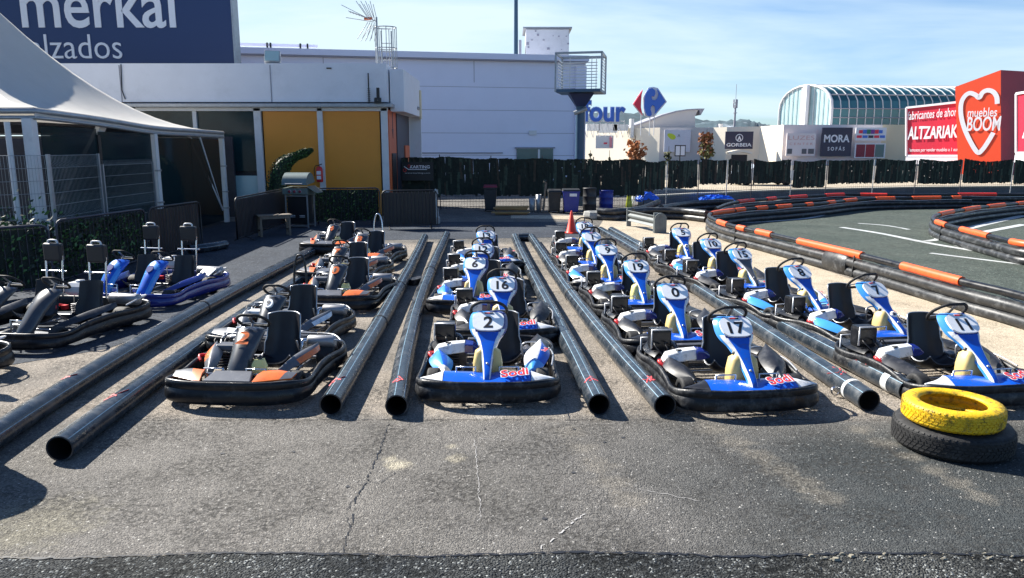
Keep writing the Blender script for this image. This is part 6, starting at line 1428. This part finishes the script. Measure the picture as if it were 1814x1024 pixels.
# ------------------------------------------------------------------ by the clubhouse
def foliage(b, fn, n, s0, s1, rr, m=0, mm=1):
    for k in range(n):
        c = fn(); s = rr.uniform(s0, s1); n1 = Vector([rr.gauss(0, 1) for _ in range(3)]).normalized(); n2 = n1.orthogonal().normalized(); n3 = n1.cross(n2)
        b.add([c + n2 * s, c + n3 * s * .55, c - n2 * s, c - n3 * s * .55], [(0, 1, 2, 3)], rr.choice([m, mm]))
def crowd_barrier(a, c, label, ivy=True, h=1.2, dark=False, seed=1, fold=0):
    a, c = Vector((a.x, a.y, 0)), Vector((c.x, c.y, 0)); o = empty('crowd_barrier', a, label, 'barrier', 'crowd barriers dressed with green mesh and ivy'); d = (c - a); Lb = d.length; d.normalize(); rr = random.Random(seed)
    P = [Vector((0, 0, .12)), Vector((0, 0, h - .12)), d * .05 + Vector((0, 0, h - .03)), d * .13 + Vector((0, 0, h)), d * (Lb - .13) + Vector((0, 0, h)), d * (Lb - .05) + Vector((0, 0, h - .03)), d * Lb + Vector((0, 0, h - .12)), d * Lb + Vector((0, 0, .12))]
    b = MB(); b.tube(P, .022, 8, closed=True); nn = Vector((d.y, -d.x, 0))
    for t in (.12, .88): q = d * Lb * t; b.tube([q + nn * .28 + Vector((0, 0, .02)), q + Vector((0, 0, .13)), q - nn * .28 + Vector((0, 0, .02))], .018, 6)
    b.build('frame', 'ink' if dark or not ivy else 'darkpanel', o)
    b = MB(); nb = int(Lb / .11)
    for k in range(1, nb): q = d * Lb * k / nb; b.tube([q + Vector((0, 0, .13)), q + Vector((0, 0, h - .02))], .008, 4)
    b.build('bars', 'darkpanel', o)
    if ivy:
        b = MB(); n = int(420 * Lb)
        foliage(b, lambda: d * rr.uniform(.03, Lb - .03) + nn * rr.gauss(0, .03) + Vector((0, 0, rr.uniform(.10, h - .08))), n, .02, .05, rr); b.build('ivy_cover', ['leaf', 'leafd'], o)
    b = MB()
    Z = [Vector((0, 0, .15)), Vector((0, 0, h - .06))]; g = [[d * (.04 + (Lb - .08) * t / 14) - nn * (.035 + .012 * sin(t * 1.7)) + Vector((0, 0, z)) for t in range(15)] for z in (.14, h * .4, h * .7, h - .05)]
    b.slab(g, .006); b.build('dark_netting', 'brush' if not dark else 'ink', o)
    return o
h_ = 1.2
crowd_barrier(G(-70, 409, h_), G(84, 398, h_), 'ivy covered crowd barrier at the left edge of the photo', seed=1)
crowd_barrier(G(98, 391, h_), G(255, 370, h_), 'ivy covered crowd barrier behind the black two seater kart', seed=2)
crowd_barrier(G(262, 369, h_), G(353, 357, h_), 'dark covered crowd barrier behind the blue two seater kart', ivy=False, dark=True, seed=3)
crowd_barrier(G(416, 351, h_), G(505, 334, h_), 'dark crowd barrier running from the tent corner to the grill', ivy=False, dark=True, seed=4)
crowd_barrier(G(545, 334, h_), G(672, 333, h_), 'ivy flecked crowd barrier under the ochre wall beside the grill', seed=5)
crowd_barrier(G(676, 338, h_), G(774, 337, h_), 'dark covered crowd barrier before the clubhouse door', ivy=False, dark=True, seed=6)
q = G(773, 396); b = MB(); b.tube(cr([(0, 0, .02), (.03, 0, .4), (-.02, 0, .8), (.0, 0, 1.15)], 4), [.05] * 12 + [.03], 6); rr = random.Random(4)
for k in range(26): z = rr.uniform(.1, 1.15); b.add([Vector((rr.uniform(-.07, .07), -.03, z)), Vector((rr.uniform(-.1, .1), -.06, z + .1)), Vector((rr.uniform(-.04, .1), .0, z - .08))], [(0, 1, 2)])
tag(b.build('torn_white_wrap', 'tape', None, 0, q), 'torn white plastic wrapped post at the end of the dark barrier', 'post')
q = G(765, 396); b = MB(); b.box((0, 0, .12), (.55, .3, .24)); tag(b.build('concrete_block', 'concrete', None, .03, q + Vector((0, -.1, 0))), 'grey concrete foot under the torn white post', 'block')
# topiary swan-necked animal
q = G(490, 392); D = 25.6; q = V(490, 392, D); tp = empty('topiary_animal', (q.x, D, 0), 'dark green topiary animal with a long curved neck and pointed snout before the ochre wall', 'topiary')
spine = [(492, 396, .34), (491, 360, .36), (492, 330, .36), (496, 306, .34), (503, 291, .27), (515, 282, .19), (527, 276, .14), (537, 272, .15), (545, 269, .11), (554, 265, .05)]
sp = [(V(x, y, D) - Vector((q.x, D, 0)), r) for x, y, r in spine]; pc = cr([p for p, r in sp], 4); rc = [r.x for r in cr([(r, 0, 0) for p, r in sp], 4)]
b = MB(); b.tube(pc, [r * .82 for r in rc], 12); b.build('trunk_form', 'leafd', tp)
b = MB(); rr = random.Random(9)
def fn():
    i = rr.randrange(len(pc) - 1); t = rr.random(); c = pc[i].lerp(pc[i + 1], t); r = rc[i] * (1 - t) + rc[i + 1] * t; dr = (pc[i + 1] - pc[i]).normalized(); n1 = dr.orthogonal().normalized(); n2 = dr.cross(n1); a = rr.uniform(0, 2 * pi); return c + (n1 * cos(a) + n2 * sin(a)) * r * rr.uniform(.8, 1.08)
foliage(b, fn, 5200, .018, .04, rr); b.build('leaf_cover', ['leaf', 'leafd'], tp)
b = MB(); b.lathe([(0, .03), (.03, .02), (.035, 0)], TR(*(sp[6][0] + Vector((0, -.12, .03)))) @ RX(pi / 2), 10); b.build('eye', 'ink', tp)
# gas grill
q = G(531, 404); D = q.y; gl_ = empty('gas_grill', (q.x, D + .3, 0), 'grey hooded gas grill on a steel cart with three knobs', 'grill'); gl_.rotation_euler = (0, 0, radians(-8)); gl_.scale = (1.08, 1.08, 1.12)
b = MB()
for x in (-.36, .3):
    for y in (-.25, .25): b.box((x, y, .47), (.035, .035, .94))
for y in (-.25, .25): b.box((-.03, y, .06), (.66, .03, .03)); b.box((-.03, y, .9), (.66, .03, .03))
b.build('cart_frame', 'trim', gl_)
b = MB(); b.box((-.03, 0, .5), (.6, .42, .78)); b.build('cabinet', 'ink', gl_)
b = MB(); b.box((-.18, -.24, .35), (.16, .02, .015)); b.box((.12, -.24, .35), (.16, .02, .015)); b.box((-.18, -.24, .31), (.16, .02, .015)); b.box((.12, -.24, .31), (.16, .02, .015)); b.build('cabinet_handle', 'whitem', gl_)
b = MB(); b.loft([[Vector((x, -.32, z)) for x, z in ((-.42, .95), (.34, .95), (.34, 1.12), (-.42, 1.12))], [Vector((x, .28, z)) for x, z in ((-.42, .9), (.34, .9), (.34, 1.15), (-.42, 1.15))]], sm=False); pn = b.build('control_panel', 'bbq', gl_, .01)
for x in (-.2, -.04, .12): b = MB(); b.lathe([(0, .03), (.035, .03), (.04, 0)], TR(x, -.325, 1.03) @ RX(pi / 2), 14); b.lathe([(.04, .0), (.055, .004), (.055, .0)], TR(x, -.325, 1.03) @ RX(pi / 2), 14, 1); b.build('knob', ['binr', 'trim'], pn)
b = MB(); g = []
for i in range(8): a = radians(10 + 150 * i / 7); g.append([Vector((x, -.02 - .31 * cos(a), 1.14 + .38 * sin(a))) for x in (-.41, .33)])
b.slab(g[::-1], .03, sm=True)
for x in (-.41, .33): b.prism([(-.02 - .3 * cos(radians(10 + 150 * i / 7)), 1.14 + .37 * sin(radians(10 + 150 * i / 7))) for i in range(8)], .03, fr((x, 0, 0), (0, 1, 0), (0, 0, 1)))
hd = b.build('hood', 'bbq', gl_); b = MB(); b.tube([(-.3, -.37, 1.24), (.22, -.37, 1.24)], .018, 8); b.build('hood_handle', 'trim', hd)
b = MB(); b.loft([[Vector((.34, -.28, 1.14)), Vector((.34, .26, 1.14)), Vector((.34, .26, 1.18)), Vector((.34, -.28, 1.18))], [Vector((.60, -.22, .98)), Vector((.60, .22, .98)), Vector((.60, .22, 1.01)), Vector((.60, -.22, 1.01))]], sm=False); b.build('side_shelf', 'bbq', gl_)
# wooden bench
q = G(481, 420); bc = empty('wooden_bench', (q.x, q.y + .3, 0), 'small grey wooden bench standing in the shade left of the grill', 'bench'); bc.rotation_euler = (0, 0, radians(30))
b = MB(); 
for k in range(3): b.box((0, -.14 + .14 * k, .60), (.95, .125, .035))
b.build('bench_top', 'woodd', bc)
for x in (-.4, .4):
    for y in (-.15, .15): b = MB(); b.box((x, y, .29), (.06, .06, .58)); b.build('leg', 'woodd', bc)
b = MB(); b.box((-.4, 0, .18), (.04, .26, .05)); b.box((.4, 0, .18), (.04, .26, .05)); b.box((0, -.17, .54), (.78, .03, .07)); b.build('rail', 'woodd', bc)
# fire extinguisher
q = V(566, 307, DX - .22); fx = empty('fire_extinguisher', q, 'red fire extinguisher hung on the white post between the ochre panels', 'extinguisher')
b = MB(); b.lathe([(0, -.32), (.10, -.32), (.12, -.29), (.12, .14), (.09, .22), (.03, .25), (0, .25)], None, 18); b.build('cylinder', 'red', fx)
b = MB(); b.box((0, -.10, .02), (.15, .05, .13)); b.box((0, -.10, -.15), (.15, .05, .13)); b.build('paper_label', 'signwhite', fx)
b = MB(); b.tube([(0, 0, .25), (0, 0, .3), (.1, 0, .33)], .02, 6); b.tube(cr([(0, 0, .28), (-.14, 0, .26), (-.19, 0, .1), (-.17, 0, -.1)], 4), .014, 6); b.build('valve_and_hose', 'ink', fx)
# ------------------------------------------------------------------ tent
TX = -9.85
ze0, ze1, ze2 = V(60, 191, 15.5).z, V(272, 223, 20.5).z, V(395, 234, 25.7).z
c0 = V(60, 191, 15.5); c2 = V(396, 233, 25.7); cm_ = V(272, 223, 20.5); peak = V(-210, -170, 20.5); t0 = Vector((c0.x, c0.y, 0))
tn = empty('marquee', t0, 'white peaked marquee with dark open sides at the left of the yard', 'tent')
far_l = Vector((c0.x - 10.5, c0.y, c0.z)); far_b = Vector((c2.x - 10.5, c2.y, c2.z))
edge_r = [c0, c0.lerp(cm_, .5) + Vector((0, 0, .02)), cm_, cm_.lerp(c2, .5), c2]
loop = cr(edge_r, 4) + [c2.lerp(far_b, t) for t in (.33, .66, 1)] + [far_b.lerp(far_l, t) for t in (.25, .5, .75, 1)] + [far_l.lerp(c0, t) for t in (.25, .5, .75)]
pk2 = Vector((-15.0, 20.2, 8.0)); g = []
NL = len(loop)
for i in range(15):
    f = i / 14; row = []
    for q in loop:
        p = q.lerp(pk2, f); p.z = q.z + (pk2.z - q.z) * (f ** 2.05) ; row.append(p - t0)
    g.append(row + [row[0]])
b = MB(); b.slab(g[::-1], .012); b.build('canopy', 'tentfab', tn)
b = MB(); L_ = [p - t0 for p in loop]; b.tube([p + Vector((0, 0, -.06)) for p in L_], .055, 8, closed=True); b.tube([p + Vector((0, 0, -.19)) for p in L_], .04, 8, closed=True); b.build('eaves_rail', 'galv', tn)
b = MB(); K = len(cr(edge_r, 4)) - 1
for i in range(K): a, c = L_[i], L_[i + 1]; b.beam(a - Vector((0, 0, .125)), c - Vector((0, 0, .125)), .02, .13)
for j in (0, 6, 10, 16): pass
b.build('valance', 'tentfab', tn)
def post(px, D, wd_, top, name='post', m='whitem', cl=True):
    x = V(px, 262, D).x; b = MB(); b.box((x - t0.x, D - t0.y, top / 2 - .1), (wd_, wd_, top - .22)); o = b.build(name, m, tn, .01)
    if cl:
        b = MB()
        for z in (.5, 1.05, 1.9): b.box((x - t0.x, D - t0.y, z), (wd_ + .04, wd_ + .04, .04))
        b.build('clamp', 'galv', o)
post(57, 15.5, .2, ze0, cl=False); post(273, 20.5, .17, ze1); post(393, 25.6, .15, ze2)
for q_ in (far_l, far_b, far_l.lerp(far_b, .5)): b = MB(); b.box((q_.x - t0.x, q_.y - t0.y, q_.z / 2 - .1), (.17, .17, q_.z - .22)); b.build('post', 'whitem', tn, .01)
b = MB(); b.tube([V(12, 216, 15.2) - t0, V(34, 398, 15.2) - t0], .055, 8); b.build('leaning_tube', 'whitem', tn)
b = MB(); b.beam(V(183, 218, 18.4) - t0, V(92, 400, 16.8) - t0, .22, .10, up=(1, 0, 0)); b.build('diagonal_brace', 'whitem', tn)
b = MB(); b.beam(V(332, 235, 23.0) - t0, V(394, 372, 25.2) - t0, .07, .07); b.beam(V(352, 238, 23.6) - t0, V(390, 360, 25.1) - t0, .05, .05); b.build('cross_brace', 'whitem', tn)
# clear side sheets, tinted dark to carry the tent's inner shade; black edges
pl_ = glass('shade_tinted_sheet', (.010, .028, .034), .74)
def sheetp(pxa, Da, pxb, Db, z0, z1, m, name, t=.01):
    a = V(pxa, 262, Da); c = V(pxb, 262, Db); a.z = c.z = 0; b = MB(); b.beam(a - t0 + Vector((0, 0, (z0 + z1) / 2)), c - t0 + Vector((0, 0, (z0 + z1) / 2)), t, z1 - z0); return b.build(name, m, tn)
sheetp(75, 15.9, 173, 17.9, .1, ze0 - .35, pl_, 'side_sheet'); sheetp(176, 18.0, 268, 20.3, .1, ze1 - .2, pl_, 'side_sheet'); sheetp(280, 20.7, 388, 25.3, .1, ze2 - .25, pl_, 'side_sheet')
b = MB()
for px, D in ((175, 17.95), (336, 23.0)): x = V(px, 262, D).x; b.box((x - t0.x, D - t0.y, 1.4), (.07, .12, 2.8))
b.build('dark_edging', 'ink', tn)
b = MB(); b.box((-5.4, 12.2, 1.45), (9.8, .1, 2.9)); b.box((-5.5, 6, 3.02), (9.6, 10, .06)); b.build('inner_shade_panel', 'darkpanel', tn)  # dark panels added so the tent interior reads as shade
# welded mesh panels in front of the tent side
MW = 'light'
def mesh_panel(a, c, label, z0=.1, z1=2.35, step=.055, folds=(2.15, 1.1, .3), m='galv'):
    a = Vector((a.x, a.y, 0)); c = Vector((c.x, c.y, 0)); o = empty('mesh_fence', a, label, 'fence', 'welded mesh fence panels along the marquee'); d = c - a; Lf = d.length; d.normalize(); nn = Vector((d.y, -d.x, 0)); b = MB(); n = int(Lf / step)
    for k in range(n + 1):
        P = [(0, z0)]
        for f in sorted(folds): P += [(0, f - .07), (.035, f), (0, f + .07)]
        P.append((0, z1)); b.tube([d * Lf * k / n + nn * u + Vector((0, 0, z)) for u, z in P], .0042, 3)
    z = z0
    while z < z1 + .01: b.tube([Vector((0, 0, z)), d * Lf + Vector((0, 0, z))], .005, 4); z += .25
    b.build('wire_mesh', m, o)
    for e in (Vector((0, 0, 0)), d * Lf): b = MB(); b.box((e.x, e.y, z1 / 2), (.05, .05, z1 + .05)); b.build('post', 'galv' if m == 'galv' else 'darkpanel', o)
    return o
mesh_panel(V(-60, 262, 14.4), V(82, 262, 15.2), 'welded mesh panel before the first marquee post at the left edge')
mesh_panel(V(84, 262, 15.25), V(172, 262, 17.4), 'welded mesh panel over the broad white diagonal brace')
mesh_panel(V(178, 262, 17.6), V(268, 262, 20.2), 'welded mesh panel left of the middle marquee post', z1=2.1)
# a few things standing inside the tent
q = V(235, 300, 24); b = MB(); b.box((0, 0, .5), (2.6, .7, 1.0)); b.box((0, 0, 1.03), (2.8, .9, .06)); tag(b.build('bar_counter', mat('counter_teal', (.12, .2, .2), .5), None, .02, (q.x - .8, 24.3, 0)), 'pale green counter inside the marquee', 'counter')
q = V(205, 340, 21.5); b = MB(); b.lathe([(0, 0), (.3, 0), (.3, .03), (.05, .06), (.05, .7), (.45, .72), (.45, .76), (0, .76)], None, 16); tag(b.build('round_table', 'darkpanel', None, 0, (q.x, 21.5, 0)), 'dark round table inside the marquee', 'table')
q = V(75, 262, 17.5); tl_ = empty('hanging_lamp', (q.x, 18, 2.9), 'small green shaded lamp hanging inside the marquee', 'lamp'); b = MB(); b.lathe([(.03, .0), (.16, -.1), (.15, -.1), (.02, -.01)], TR(0, 0, -.15), 12); b.tube([(0, 0, .1), (0, 0, -.16)], .01, 5); b.build('shade', mat('lamp_green', (.05, .3, .12), .4), tl_)
# plants behind the left barriers
pl2 = empty('potted_shrub', tuple(V(20, 262, 14.0).xy) + (0,), 'leafy green shrub behind the ivy barrier at the left edge', 'shrub'); b = MB(); rr = random.Random(21)
foliage(b, lambda: Vector((rr.gauss(0, .5), rr.gauss(0, .25), abs(rr.gauss(.7, .3)))), 1600, .03, .07, rr); b.build('foliage', ['leaf', 'leafd'], pl2); b = MB(); b.lathe([(0, 0), (.2, 0), (.26, .35), (.24, .35), (.2, .05)], None, 14); b.tube([(0, 0, .2), (0, 0, .7)], .03, 6); b.build('pot', 'redwood', pl2)
